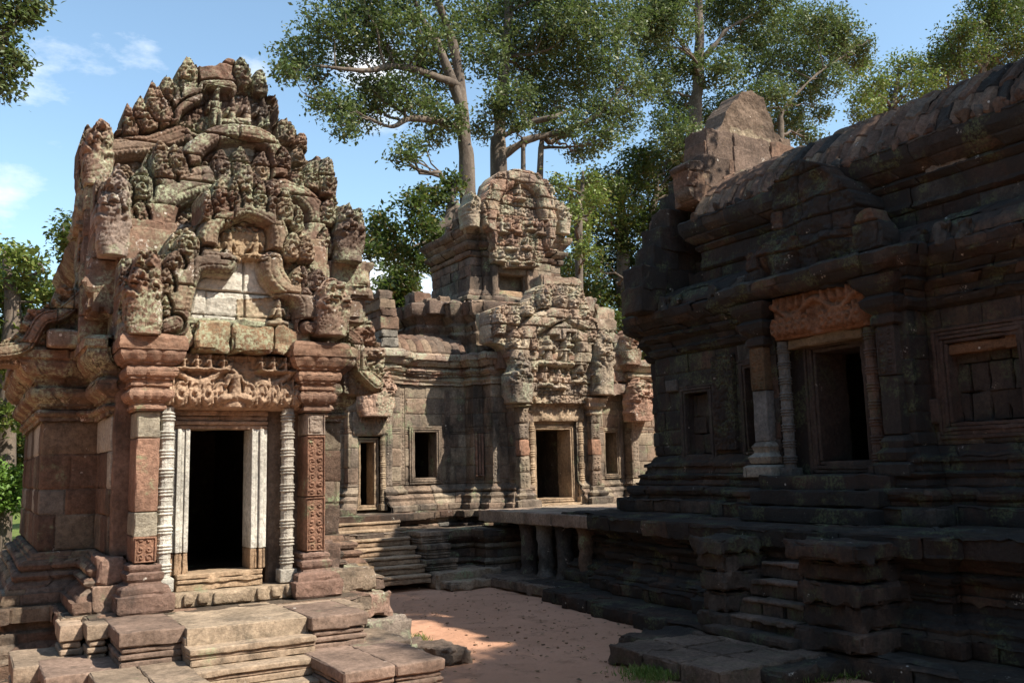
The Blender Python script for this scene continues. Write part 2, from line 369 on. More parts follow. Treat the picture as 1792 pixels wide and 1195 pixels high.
def pediment(name, mat, parent, O, U, N, arch, outline=None, bw=.13, leaf=(.27, .42), z0=0.0, res=.011, pal=RED, seed=0, back=.4, erode=.03, figs=(), ext=None, ruin=.0, course=.34, blk=.55, panels=(), label=None, lift=1.0, leaf_row2=True, crest=.5, boff=.007, missing=0.0):
    """naga-arch fronton carved in relief: arch band, flame leaves outside it, tympanum inside"""
    arch = spline(arch, 7); allp = np.array(outline) if outline is not None else arch
    mg = .05 if outline is not None else leaf[1]+bw+.1
    u0, u1, v0, v1 = allp[:, 0].min()-mg, allp[:, 0].max()+mg, (allp[:, 1].min()-mg if outline is not None else z0), allp[:, 1].max()+mg
    ug = np.arange(u0, u1, res); vg = np.arange(v0, v1, res); Ug, Vg = np.meshgrid(ug, vg, indexing='ij')
    r = np.random.default_rng(seed+9)
    wob = np.stack([Ug*3, Vg*3, np.full_like(Ug, seed*1.7)], -1)
    Uw = Ug+.02*vnoise(wob); Vw = Vg+.02*vnoise(wob+31)
    d, S, side, TL = polydist(Uw, Vw, arch); outside = side > 0
    rr = d/bw
    band = np.minimum(np.sqrt(np.clip(1-rr**2, 0, 1))*1.5, 1)
    Hb = .21*band - .026*((np.abs(np.abs(rr)-.52) < .07) & (rr < 1)) - .012*((np.abs(rr-.82) < .05))+.006*np.clip(np.cos(S*2*np.pi/.055), 0, 1)*((rr < .40))-.012*(np.abs(rr-.22) < .05)*(vnoise(wob*1.1+5) > -.1)
    H = np.where(rr < 1, Hb, 0.0); leafm = np.zeros(Ug.shape, bool)
    Hleaf = np.zeros(Ug.shape)
    sp = TL/max(3, round(TL/leaf[0]))
    for row in ((1, 0) if leaf_row2 else (0,)):
        q = S/sp+(.5 if row else 0); k = np.floor(q).astype(int); a = (q-k-.5)*2
        tl = (r.random(400)*.35+.8)[np.clip(k, 0, 399)]*leaf[1]*(1.22 if row else 1.0)*(1+crest*np.exp(-((S-TL/2)/.42)**2))
        b = np.clip((d-bw*.8)/tl, 0, 2); a = a+np.where(S < TL/2, -.35, .35)*b*b
        w = np.clip(1-b**2.2, 0, 1)**.55*.88
        t = np.clip(1-(a/np.maximum(w, 1e-3))**2, 0, 1); on = outside & (b < 1) & (np.abs(a) < w) & (rr > .75)
        boss = np.sqrt(np.clip(1-((a/.45)**2+((b-.35)/.25)**2), 0, 1))
        vein = .5+.5*np.cos(np.abs(a)*9-b*7)
        vol = np.arctan2(b-.34, a*.5); vr = np.hypot(a*.5, b-.34)
        swirl = np.cos(vol*np.where(k % 2 == 0, 1, -1)+vr*26)*np.clip(1-vr*3.4, 0, 1)
        h = .01+.14*t**.42*(1-.2*b)+.035*boss-.035*((t > .10) & (t < .30))+.034*swirl+.022*vein*np.sqrt(t)*(b > .45)+.075*(foliage_carve(Ug, Vg, seed+row, 1.75)-.25)*t**.3-(.10 if row else 0)
        Hleaf = np.where(on, np.maximum(Hleaf, h) if row == 0 else h, Hleaf); leafm |= on
    H = np.where(outside & (rr >= .9), np.maximum(Hleaf, .06*foliage_carve(Ug, Vg, seed+4, 1.8)-.06), H)
    ins = (~outside) & (rr >= 1)
    H = np.where(ins, .07*foliage_carve(Ug, Vg, seed+2, 1.7)-.02, H)
    for (fu, fv, fh, seat) in figs:
        f = figure(Ug, Vg, fu, fv, fh, seat); H = np.where(f > 0, np.maximum(H, .03+.17*fh/.5*f+.02*foliage_carve(Ug, Vg, seed+3, 2)), H)
    H = H*lift
    if ruin > 0:
        q = fbm(np.stack([Ug*1.3, Vg*1.3, np.full_like(Ug, seed+.5)], -1), 3); k = np.clip((q-(.55-ruin))*6, 0, 1)
        H = H*(1-k)+k*(.05+.05*fbm(np.stack([Ug*4, Vg*4, np.full_like(Ug, seed+8.5)], -1), 4))
    H = H-erode*np.clip(fbm(np.stack([Ug*6, Vg*6, np.full_like(Ug, seed+2.5)], -1), 4), -.3, 1)+.006*fbm(np.stack([Ug*38, Vg*38, np.full_like(Ug, seed+1.5)], -1), 2)
    idx, dj = blocks2d(Ug, Vg, course, blk, seed)
    rb = np.random.default_rng(seed+5); off = (rb.random(idx.max()+1)*2-1)*boff; off[rb.random(len(off)) < missing] = -.16
    H = H+off[idx]-np.where(dj < res*.75, .05, 0)-np.where(dj < .025, .008, 0)
    T = stone_tint(idx, pal, seed)
    for (pu0, pu1, pv0, pv1, h, col, fr) in panels:      # plain restored or worn blocks
        m = (Ug > pu0) & (Ug < pu1) & (Vg > pv0) & (Vg < pv1) & (rr > 1.0) & ~outside
        H = np.where(m, h+.006*fbm(np.stack([Ug*5, Vg*5, np.full_like(Ug, 1.0)], -1), 3), H); T[m] = (*col, fr)
        e = m & ((Ug < pu0+res) | (Vg < pv0+res)); H = np.where(e, h-.04, H)
    if outline is not None:
        wv = .018*fbm(np.stack([Ug*9, Vg*9, np.full_like(Ug, 3.0)], -1), 3)
        mask = poly_mask(Ug+wv, Vg+wv, outline)
    else:
        mask = (ins | (rr < 1) | leafm) & (Vg > z0+res)
    mb = MB(); relief(mb, O, U, N, ug, vg, H, mask, back, T)
    return mb.build(name, mat, parent, sharp=None, label=label)

def carved_front(name, mat, parent, Y, outline, bands=(), leaves=(), figs=(), slabs=(), res=.0095, pal=RED, seed=0, back=.5, course=.33, blk=.52, boff=.008, erode=.016):
    """fronton carved leaf by leaf: naga bands, upright leaves and figures set out where the photograph has them, as one thick slab at distance Y"""
    cv = lambda p: (lambda q: (q[0], q[2]))(onY(p[0], p[1], Y)); sc = abs(onY(401, 400, Y)[0]-onY(400, 400, Y)[0])
    G = np.array([cv(p) for p in outline]); r = np.random.default_rng(seed+9)
    ug = np.arange(G[:, 0].min()-.04, G[:, 0].max()+.05, res); vg = np.arange(G[:, 1].min()-.03, G[:, 1].max()+.05, res); Ug, Vg = np.meshgrid(ug, vg, indexing='ij')
    q3 = np.stack([Ug*5, Vg*5, np.full_like(Ug, seed*1.7)], -1); Uw = Ug+.014*vnoise(q3); Vw = Vg+.014*vnoise(q3+31)
    car = foliage_carve(Ug, Vg, seed, 1.7); fine = foliage_carve(Ug, Vg, seed+7, 2.3)
    H = -.07+.085*car; T = None
    idx, dj = blocks2d(Ug, Vg, course, blk, seed); T = stone_tint(idx, pal, seed)
    T0 = T.copy()
    for pts, h, col, fr, rough in slabs:
        m = poly_mask(Uw, Vw, [cv(p) for p in pts])
        H = np.where(m, h+rough*fbm(np.stack([Ug*5, Vg*5, np.full_like(Ug, h*9)], -1), 4), H)
        if col is not None: T[m] = (*col, fr)
    for pts, w in bands:
        d, S, side, TL = polydist(Uw, Vw, spline([cv(p) for p in pts], 7)); w = w*.70; rr = d*side/(w*sc*.5); a = np.abs(rr)
        h = .02+.17*np.sqrt(np.clip(1-a**2.6, 0, 1))
        h = h-.016*(np.abs(a-.80) < .06)-.013*(np.abs(rr-.38) < .05)-.013*(np.abs(rr+.30) < .05)+.014*np.clip(np.cos(S*2*np.pi/.052), 0, 1)*(np.abs(rr-.60) < .13)+.012*np.clip(np.cos(S*2*np.pi/.052), 0, 1)*(np.abs(rr+.56) < .13)
        T[a < 1] = T0[a < 1]
        H = np.where(a < 1, h, np.where((a < 1.16), np.minimum(H, -.05), H))
    for (bx, by, tx, ty, w) in leaves:
        b, t_ = np.array(cv((bx, by))), np.array(cv((tx, ty))); ax = t_-b; L = math.hypot(*ax); ax = ax/L; W = w*sc*.5
        x = (Uw-b[0])*ax[1]-(Vw-b[1])*ax[0]; y = ((Uw-b[0])*ax[0]+(Vw-b[1])*ax[1])/L
        wid = W*np.where(y < .4, .80+.20*np.sin(np.clip(y/.4, 0, 1)*np.pi/2), np.clip(1-((y-.4)/.6)**2.0, 0, 1)**.72)
        q = np.abs(x)/np.maximum(wid, 1e-4); on = (y > -.02) & (y < 1) & (q < 1)
        h = .05+.11*np.sqrt(np.clip(1-q**4.5, 0, 1))*(1-.12*y)
        h = h-.035*((q > .70) & (q < .82))*(y < .86)                                    # rim
        rr = np.hypot(x/W, (y-.34)*L/W/1.1); an = np.arctan2((y-.34)*L, x)
        sw = np.cos(an*(1 if (bx+seed) % 2 < 1 else -1)+rr*9); h = h+.034*sw*(rr < .60)+.025*np.sqrt(np.clip(1-(rr/.24)**2, 0, 1))       # scroll and boss
        h = h+.007*np.cos(y*L*2*np.pi/.06-np.abs(x)/W*4.5)*(rr > .55)*(q < .70)-.02*(np.abs(x)/W < .05)*(y > .55)               # side leaflets
        h = h+.055*(fine-.4)
        T[on] = T0[on]
        H = np.where(on, np.maximum(h, np.where(H > .17, h, H*0-1)), np.where((y > -.02) & (y < 1.06) & (q < 1.22), np.minimum(H, -.055), H))
    for (fx, fy, hp, seat) in figs:
        u, v = cv((fx, fy)); fh = hp*sc; f = figure(Uw, Vw, u, v, fh, seat)
        near = np.maximum(np.abs(Ug-u)/(fh*.42), np.abs(Vg-v-fh*.5)/(fh*.58)) < 1
        H = np.where(f > 0, np.maximum(H, .03+.26*fh*f+.02*(fine-.4)), np.where(near, np.minimum(H, -.03+.03*car), H))
    H = H-erode*np.clip(fbm(np.stack([Ug*5, Vg*5, np.full_like(Ug, seed+2.5)], -1), 4), -.3, 1)*2+.005*fbm(np.stack([Ug*38, Vg*38, np.full_like(Ug, seed+1.5)], -1), 2)
    rb = np.random.default_rng(seed+5); H = H+((rb.random(idx.max()+1)*2-1)*boff)[idx]-np.where(dj < res*.7, .05, 0)-np.where(dj < .022, .007, 0)
    wv = .015*fbm(np.stack([Ug*9, Vg*9, np.full_like(Ug, 3.0)], -1), 3); mb = MB()
    relief(mb, (0, Y, 0), (1, 0, 0), (0, -1, 0), ug, vg, H, poly_mask(Ug+wv, Vg+wv, G), back, T)
    return mb.build(name, mat, parent, sharp=None)

def naga_fan(name, mat, parent, O, U, N, w, h, flip=1, seed=0, res=.011, pal=RED, back=.3, heads=5, white=0.0, label=None):
    """rearing many-headed naga that ends a fronton: necks fanning up under hoods"""
    ug = np.arange(-w*.75, w*.75, res); vg = np.arange(-.02, h*1.08, res); Ug, Vg = np.meshgrid(ug, vg, indexing='ij')
    r = np.random.default_rng(seed)
    V = np.clip(Vg/h, 0, 1); X = (Ug-flip*w*.10*V**1.5)/(w*.5)
    X = X+.07*vnoise(np.stack([Ug*9, Vg*9, np.full_like(Ug, seed+.7)], -1))
    wid = .84+.16*np.sin(np.clip(V*1.05, 0, 1)*np.pi)-.16*V**4+.05*vnoise(np.stack([Vg*8, np.full_like(Ug, seed*2.3), Ug*0], -1)); top = .97-.26*np.abs(X+flip*.25)**1.6+.10*vnoise(np.stack([Ug*13, np.full_like(Ug, seed*3.1), Ug*0], -1))
    mask = (np.abs(X) < wid) & (V < top) & (Vg > 0)
    q = np.abs(X)/wid; t = np.clip(np.minimum(1-q**2, (top-V)*2.2), 0, 1); H = .03+.17*t**.42
    H = H-.045*((t > .10) & (t < .20))                                                # border band
    an = np.arctan2(Vg-h*.36, Ug-flip*w*.04); rd = np.hypot(Ug-flip*w*.04, (Vg-h*.36)*.8)/(w*.5)
    H = H+.040*np.cos(an*9+r.random()*3)*np.clip((rd-.42)*4, 0, 1)*(V > .38)*t**.3      # crest flames
    for k, (x, v, sz) in enumerate(((-.05, .60, .15), (-.52, .56, .12), (.50, .54, .12), (-.26, .78, .10), (.26, .76, .10))):   # heads
        u = x*.5*w+flip*w*.05; vv = h*v
        c = capsule(Ug, Vg, (u, vv), (u+flip*w*.04, vv+h*.05), w*sz, w*sz*.7); H = np.maximum(H, np.where(c > 0, .13+.15*c*(sz/.25)**.6, 0))
        c = capsule(Ug, Vg, (u-w*sz*.6, vv-h*.012), (u+w*sz*.75, vv-h*.022), w*sz*.24, w*sz*.2); H = H-.09*c
        for e in (-1, 1): H = H+.03*capsule(Ug, Vg, (u+e*w*sz*.42, vv+h*.055), (u+e*w*sz*.42, vv+h*.06), w*sz*.22, w*sz*.2)
    ph = X/(.30+.8*V); fl = np.abs((ph*3.2+.5+r.random()*.4) % 1-.5)
    H = H-.035*np.clip(1-fl/.09, 0, 1)*np.clip((.52-V)*6, 0, 1)*(V > .06)
    H = H+.085*(foliage_carve(Ug, Vg, seed, 1.5)-.35)*np.clip((V-.34)*5, 0, 1)
    H = H-.05*np.clip(fbm(np.stack([Ug*6, Vg*6, np.full_like(Ug, seed+.3)], -1), 4), -.2, 1)
    T = np.broadcast_to(np.append(pick(pal, r), 0), Ug.shape+(4,)).copy()
    mb = MB(); relief(mb, O, U, N, ug, vg, H, mask, back, T)
    return mb.build(name, mat, parent, sharp=None, label=label)

def carved_panel(mb, O, U, N, w, h, kind='scroll', res=.011, back=.12, tint=(.3, .16, .1), cell=.11, depth=.03, seed=0, fresh=0.0, frame=.02):
    ug = np.arange(0, w+res*.5, res); vg = np.arange(0, h+res*.5, res); Ug, Vg = np.meshgrid(ug, vg, indexing='ij')
    if kind == 'scroll': H = depth*scroll(Ug-w/2, Vg, cell, seed)
    elif kind == 'leaf': H = depth*foliage_carve(Ug, Vg, seed, 1.5)
    elif kind == 'petal':
        a = ((Ug/cell) % 1-.5)*2; b = Vg/h; H = depth*np.sqrt(np.clip(1-a*a-(np.clip(b-.55, 0, 1)*2)**2, 0, 1))
    else: H = np.zeros(Ug.shape)
    e = np.minimum(np.minimum(Ug, w-Ug), np.minimum(Vg, h-Vg))
    if frame: H = np.where(e < frame, depth*.9, H); H = np.where(np.abs(e-frame) < res*.6, 0, H)
    H = np.where(e < res*.6, -.012, H)+.010*fbm(np.stack([Ug*6+O[0], Vg*6+O[2], np.full_like(Ug, seed+.1)], -1), 4)
    T = np.broadcast_to(np.append(np.array(tint), fresh), Ug.shape+(4,)).copy()
    relief(mb, O, U, N, ug, vg, H, np.ones(Ug.shape, bool), back, T)

def lathe(mb, cx, cy, z0, z1, r0, nodes=9, sides=12, tint=(.45, .4, .32), fresh=.6, seed=0, dz=.009, base=.14, rings=3, rough=.004):
    r = np.random.default_rng(seed)
    zz = np.arange(z0+base, z1+1e-6, dz); t = (zz-zz[0])/(zz[-1]-zz[0])*nodes; f = (t % 1)
    R = np.full(len(zz), .80)
    for k in range(rings): R += .20*np.clip(1-((f-.5-(k-(rings-1)/2)*.17)/.065)**2, 0, 1)
    R += .05*np.clip(1-((f-.03)/.05)**2, 0, 1)
    th = np.linspace(0, 2*np.pi, sides, endpoint=False)+np.pi/sides
    for a, b in zip(range(sides), list(range(1, sides))+[0]):
        aa = np.array([th[a], th[b]]); P = np.empty((2, len(zz), 3)); N = np.zeros_like(P)
        P[..., 0] = cx+np.cos(aa)[:, None]*R*r0; P[..., 1] = cy+np.sin(aa)[:, None]*R*r0; P[..., 2] = zz
        N[..., 0] = np.cos(aa)[:, None]; N[..., 1] = np.sin(aa)[:, None]
        mb.grid(P, N, np.append(np.array(tint), fresh), rough)
    rbox(mb, cx-r0*1.12, cx+r0*1.12, cy-r0*1.12, cy+r0*1.12, z0, z0+base, rad=.012, tint=tint, fresh=fresh, rough=.004)

# ------------------------------------------------------------------ materials
def nt(m):
    m.use_nodes = True; t = m.node_tree
    for n in list(t.nodes): t.nodes.remove(n)
    return t, t.nodes, t.links
def noise(N, L, pos, sc, det=6, rough=.6, stretch=None):
    n = N.new('ShaderNodeTexNoise'); n.inputs['Scale'].default_value = sc; n.inputs['Detail'].default_value = det; n.inputs['Roughness'].default_value = rough
    if stretch:
        mp = N.new('ShaderNodeMapping'); mp.inputs['Scale'].default_value = stretch; L.new(pos, mp.inputs[0]); pos = mp.outputs[0]
    L.new(pos, n.inputs['Vector']); return n.outputs[0]
def ramp(N, L, v, a, b, va=0.0, vb=1.0):
    n = N.new('ShaderNodeMapRange'); n.inputs['From Min'].default_value = a; n.inputs['From Max'].default_value = b
    n.inputs['To Min'].default_value = va; n.inputs['To Max'].default_value = vb; n.interpolation_type = 'SMOOTHSTEP'; L.new(v, n.inputs['Value']); return n.outputs[0]
def math_(N, L, op, a, b):
    n = N.new('ShaderNodeMath'); n.operation = op
    for i, x in enumerate((a, b)):
        if isinstance(x, (int, float)): n.inputs[i].default_value = x
        else: L.new(x, n.inputs[i])
    return n.outputs[0]
def mix(N, L, fac, a, b, mode='MIX'):
    n = N.new('ShaderNodeMix'); n.data_type = 'RGBA'; n.blend_type = mode
    for i, x in ((0, fac), (6, a), (7, b)):
        if isinstance(x, (int, float)): n.inputs[i].default_value = x
        elif isinstance(x, tuple): n.inputs[i].default_value = (*x, 1)
        else: L.new(x, n.inputs[i])
    return n.outputs[2]
def sandstone(name, green=.5, white=.3, black=.3, gcol=(.25, .30, .17), gain=1.0, bump=1.0, spots=.2):
    m = bpy.data.materials.new(name); t, N, L = nt(m)
    out = N.new('ShaderNodeOutputMaterial'); bs = N.new('ShaderNodeBsdfPrincipled'); L.new(bs.outputs[0], out.inputs[0])
    geo = N.new('ShaderNodeNewGeometry'); pos = geo.outputs['Position']
    at = N.new('ShaderNodeAttribute'); at.attribute_name = 'tint'
    old = math_(N, L, 'SUBTRACT', 1.0, at.outputs['Alpha'])
    a = ramp(N, L, noise(N, L, pos, 1.6, 8, .65), .25, .75, .62*gain, 1.25*gain)
    b = ramp(N, L, noise(N, L, pos, 19, 9, .78), .28, .72, .55, 1.30)
    ab = math_(N, L, 'MULTIPLY', a, b)
    cb = N.new('ShaderNodeCombineColor'); [L.new(ab, cb.inputs[i]) for i in range(3)]
    col = mix(N, L, 1.0, at.outputs['Color'], cb.outputs[0], 'MULTIPLY')
    # black film that streaks down the stone
    kb = math_(N, L, 'MULTIPLY', ramp(N, L, noise(N, L, pos, 1.5, 9, .72, (1, 1, .45)), .62-.30*black, .80-.26*black), old)
    kb = math_(N, L, 'MULTIPLY', kb, .55+.4*black)
    col = mix(N, L, kb, col, (.030, .027, .024))
    kf = math_(N, L, 'MULTIPLY', ramp(N, L, noise(N, L, pos, 13, 8, .8), .56, .68), old)      # small dark crusts
    col = mix(N, L, math_(N, L, 'MULTIPLY', kf, .35+.3*black), col, (.045, .036, .030))
    # green and grey crust lichens
    gf = ramp(N, L, noise(N, L, pos, 2.3, 5, .6), .66-.30*green, .78-.28*green)
    gd = ramp(N, L, noise(N, L, pos, 26, 8, .75), .42, .60)
    gk = math_(N, L, 'MULTIPLY', math_(N, L, 'MULTIPLY', gf, gd), old)
    gk = math_(N, L, 'MULTIPLY', gk, .85)
    col = mix(N, L, gk, col, gcol)
    wf = ramp(N, L, noise(N, L, pos, 4.2, 4, .6), .72-.28*white, .80-.28*white)
    wd = ramp(N, L, noise(N, L, pos, 30, 8, .72), .52, .60)
    wk = math_(N, L, 'MULTIPLY', math_(N, L, 'MULTIPLY', wf, wd), old)
    vo = N.new('ShaderNodeTexVoronoi'); vo.inputs['Scale'].default_value = 11; L.new(pos, vo.inputs['Vector'])
    vs = math_(N, L, 'MULTIPLY', ramp(N, L, vo.outputs['Distance'], .20, .14), ramp(N, L, noise(N, L, pos, 3.1, 3), (.66-.2*spots), .74-.2*spots))
    wk = math_(N, L, 'MAXIMUM', wk, math_(N, L, 'MULTIPLY', vs, old))
    col = mix(N, L, math_(N, L, 'MULTIPLY', wk, .85), col, (.62, .56, .48))
    L.new(col, bs.inputs['Base Color'])
    bs.inputs['Roughness'].default_value = .93; bs.inputs['Specular IOR Level'].default_value = .18
    hb = math_(N, L, 'ADD', math_(N, L, 'MULTIPLY', noise(N, L, pos, 24, 10, .72), 1.0), math_(N, L, 'MULTIPLY', noise(N, L, pos, 110, 5, .7), .35))
    bu = N.new('ShaderNodeBump'); bu.inputs['Strength'].default_value = .8*bump; bu.inputs['Distance'].default_value = .035
    L.new(hb, bu.inputs['Height']); L.new(bu.outputs[0], bs.inputs['Normal'])
    return m
M_LIB = sandstone('lichened_sandstone', spots=.5, green=.70, white=.54, black=.40, gcol=(.40, .43, .28), gain=1.06)
M_LIBLOW = sandstone('warm_sandstone', green=.22, white=.22, black=.42)
M_STEP = sandstone('step_sandstone', green=.12, white=.14, black=.36, bump=.55)
M_GATE = sandstone('gate_sandstone', spots=.3, green=.62, white=.52, black=.32, gcol=(.36, .38, .26), gain=1.45)
M_GATELOW = sandstone('gate_wall_sandstone', green=.32, white=.30, black=.56, gain=1.05)
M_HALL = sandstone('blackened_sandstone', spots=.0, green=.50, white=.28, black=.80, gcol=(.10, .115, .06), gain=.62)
M_HALLROOF = sandstone('roof_sandstone', green=.10, white=.22, black=.50, gain=.85)
M_RED = sandstone('red_sandstone', green=.15, white=.25, black=.30, gain=.88)
M_ORANGE = sandstone('orange_sandstone', green=0, white=.05, black=.22)

def ground_mat(name, c0, c1, c2, sc=1.0):
    m = bpy.data.materials.new(name); t, N, L = nt(m)
    out = N.new('ShaderNodeOutputMaterial'); bs = N.new('ShaderNodeBsdfPrincipled'); L.new(bs.outputs[0], out.inputs[0])
    geo = N.new('ShaderNodeNewGeometry'); pos = geo.outputs['Position']
    col = mix(N, L, ramp(N, L, noise(N, L, pos, .55*sc, 8, .65), .3, .7), c0, c1)
    col = mix(N, L, ramp(N, L, noise(N, L, pos, 2.1*sc, 9, .74), .50, .68), col, c2)
    col = mix(N, L, math_(N, L, 'MULTIPLY', ramp(N, L, noise(N, L, pos, 38*sc, 6, .7), .60, .68), .55), col, (c2[0]*.45, c2[1]*.45, c2[2]*.45))
    L.new(col, bs.inputs['Base Color']); bs.inputs['Roughness'].default_value = .97; bs.inputs['Specular IOR Level'].default_value = .1
    bu = N.new('ShaderNodeBump'); bu.inputs['Strength'].default_value = .8; bu.inputs['Distance'].default_value = .05
    L.new(math_(N, L, 'ADD', noise(N, L, pos, 5*sc, 9, .7), math_(N, L, 'MULTIPLY', noise(N, L, pos, 60*sc, 6, .7), .4)), bu.inputs['Height']); L.new(bu.outputs[0], bs.inputs['Normal'])
    return m
M_SAND = ground_mat('laterite_sand', (.54, .30, .195), (.45, .245, .155), (.34, .19, .12))
M_LAWN = ground_mat('lawn_ground', (.10, .14, .035), (.13, .16, .045), (.16, .14, .06))
M_PATH = ground_mat('pale_path', (.46, .34, .24), (.42, .31, .22), (.36, .26, .18))

def leaf_mat(name, c0, c1, c2=None):
    m = bpy.data.materials.new(name); t, N, L = nt(m)
    out = N.new('ShaderNodeOutputMaterial'); bs = N.new('ShaderNodeBsdfPrincipled'); tr = N.new('ShaderNodeBsdfTranslucent'); ms = N.new('ShaderNodeMixShader')
    at = N.new('ShaderNodeAttribute'); at.attribute_name = 'tint'
    sp = N.new('ShaderNodeSeparateColor'); L.new(at.outputs['Color'], sp.inputs[0])
    col = mix(N, L, sp.outputs[0], c0, c1)
    if c2: col = mix(N, L, ramp(N, L, sp.outputs[1], .80, .95), col, c2)
    L.new(col, bs.inputs['Base Color']); bs.inputs['Roughness'].default_value = .55; bs.inputs['Specular IOR Level'].default_value = .35
    L.new(mix(N, L, .5, col, (.17, .27, .04)), tr.inputs['Color'])
    ms.inputs[0].default_value = .25; L.new(bs.outputs[0], ms.inputs[1]); L.new(tr.outputs[0], ms.inputs[2]); L.new(ms.outputs[0], out.inputs[0])
    return m
M_LEAF = leaf_mat('grey_green_leaves', (.052, .078, .030), (.130, .158, .066), (.185, .19, .09))
M_LEAFD = leaf_mat('deep_green_leaves', (.028, .046, .012), (.075, .10, .022), (.16, .12, .03))
M_LEAFY = leaf_mat('yellow_green_leaves', (.09, .13, .025), (.19, .23, .055), (.24, .21, .07))
M_LEAFB = leaf_mat('bright_bush_leaves', (.07, .14, .02), (.14, .23, .04))
M_GRASS = leaf_mat('grass_blades', (.07, .13, .02), (.14, .19, .04), (.26, .21, .09))
M_DRY = leaf_mat('dry_leaves', (.10, .06, .035), (.20, .115, .06))
def bark_mat():
    m = bpy.data.materials.new('pale_bark'); t, N, L = nt(m)
    out = N.new('ShaderNodeOutputMaterial'); bs = N.new('ShaderNodeBsdfPrincipled'); L.new(bs.outputs[0], out.inputs[0])
    pos = N.new('ShaderNodeNewGeometry').outputs['Position']
    col = mix(N, L, ramp(N, L, noise(N, L, pos, 2.6, 8, .7, (1, 1, .5)), .35, .68), (.07, .05, .036), (.155, .12, .09))
    col = mix(N, L, ramp(N, L, noise(N, L, pos, 11, 6, .7), .58, .70), col, (.26, .22, .18))
    L.new(col, bs.inputs['Base Color']); bs.inputs['Roughness'].default_value = .95
    bu = N.new('ShaderNodeBump'); bu.inputs['Strength'].default_value = .7; bu.inputs['Distance'].default_value = .04
    L.new(noise(N, L, pos, 14, 8, .7, (1, 1, .35)), bu.inputs['Height']); L.new(bu.outputs[0], bs.inputs['Normal'])
    return m
M_BARK = bark_mat()

# ------------------------------------------------------------------ ground
def sheet(name, xs, ys, zf, mat):
    X, Y = np.meshgrid(xs, ys, indexing='ij'); Z = zf(X, Y)
    P = np.stack([X, Y, Z], -1); N = np.zeros_like(P); N[..., 2] = 1
    mb = MB(); mb.grid(P, N, np.array([.3, .2, .1, 0]), 0.0)
    o = mb.build(name, mat, None, sharp=None); o['kind'] = 'structure'; return o
def gz(X, Y):
    P = np.stack([X*.55, Y*.55, np.zeros_like(X)], -1)
    near = np.clip(1-np.hypot(X-6, Y-12)/60, 0, 1)
    return (.05*fbm(P, 4)+.018*fbm(P*6, 3))*near-.01
gx = np.unique(np.concatenate([np.linspace(-400, -10, 14), np.linspace(-10, 16, 261), np.linspace(16, 420, 14)]))
gy = np.unique(np.concatenate([np.linspace(-120, -6, 8), np.linspace(-6, 22, 281), np.linspace(22, 600, 18)]))
sheet('ground', gx, gy, gz, M_SAND)
lx = np.linspace(-60, 6.2, 60); ly = np.linspace(23.5, 90, 60)
sheet('lawn', lx, ly, lambda X, Y: .045+.02*fbm(np.stack([X*.3, Y*.3, X*0], -1), 3), M_LAWN)
sheet('path', np.linspace(-60, 6.0, 40), np.linspace(20.6, 23.0, 8), lambda X, Y: .05+.01*fbm(np.stack([X, Y, X*0], -1), 3), M_PATH)

# ------------------------------------------------------------------ library shrine on the left
FX, FN = (1, 0, 0), (0, -1, 0)
C = 2.43
lib = thing('stone_shrine', (C, 12.0, 0), 'small sunlit sandstone shrine on the left, tall carved naga pediments over its dark doorway', 'shrine')
half = [(.98, 10.02), (.98, 10.42), (1.16, 10.42), (1.16, 11.6), (1.80, 11.6), (1.80, 15.6)]
plan = [(C-(1.73 if x > 1.5 else x), y) for x, y in half[::-1]]+[(C+x, y) for x, y in half]
PL = Path(plan)
DOOR = (PL.S[4], PL.S[7], .8, 4.2)
# plinth
m = MB()
masonry(m, plan, [(.62, 0), (.62, .17), (.50, .19), (.52, .33), (.43, .36), (.45, .44), (.36, .50), (.38, .60), (.33, .63), (.35, .70), (.44, .72), (.44, .88), (.0, .885)],
        L=(.5, 1.0), course=.17, pal=RED+TAN[:2], rough=.016, seed=11, res=.09, wob=.012)
m.build('plinth', M_LIBLOW, lib)
m = MB()
masonry(m, plan, [(.34, .882), (.34, 1.0), (.30, 1.001), (.28, 1.06), (.22, 1.10), (.20, 1.11), (.20, 1.14), (.22, 1.141), (.235, 1.17), (.22, 1.20), (.14, 1.21), (.14, 1.24), (.17, 1.241), (.185, 1.28), (.16, 1.32), (.09, 1.33), (.09, 1.36), (.06, 1.361), (.05, 1.40), (.0, 1.42)],
        L=(.4, .8), course=.28, res=.05, pal=WARM, holes=(DOOR,), seed=12, rough=.014)
m.build('base_moulding', M_LIBLOW, lib)
m = MB()
masonry(m, plan, [(0, 1.42), (0, 2.86)], L=(.38, .75), course=.34, pal=[tuple(v*.72 for v in c) for c in RED+TAN[:3]], holes=(DOOR,), seed=13, fresh=.16, wob=.006, res=.1)
m.build('wall', M_LIBLOW, lib)
m = MB()
masonry(m, plan, [(0, 2.86), (.04, 2.861), (.04, 2.91), (.07, 2.92), (.09, 2.95), (.07, 2.98), (.03, 2.99), (.03, 3.03), (.06, 3.031), (.06, 3.06), (.09, 3.08), (.15, 3.13), (.17, 3.19), (.15, 3.24), (.10, 3.25), (.10, 3.29), (.13, 3.291), (.13, 3.32), (.16, 3.33), (.22, 3.38), (.27, 3.45), (.29, 3.52), (.29, 3.55), (.32, 3.551), (.32, 3.64), (.27, 3.68), (0, 3.70)],
        L=(.4, .8), course=.30, res=.03, carve=lambda s, z: np.where((z > 3.09) & (z < 3.24), .008*np.abs(np.sin(s*math.pi/.07)), 0)+np.where((z > 3.34) & (z < 3.5), .02*foliage_carve(s, z, 5, 1.3)-.01, 0), pal=RED, holes=(DOOR,), seed=14, rough=.018)
m.build('cornice', M_LIB, lib)
m = MB()     # roof of the side aisles and the raised nave vault
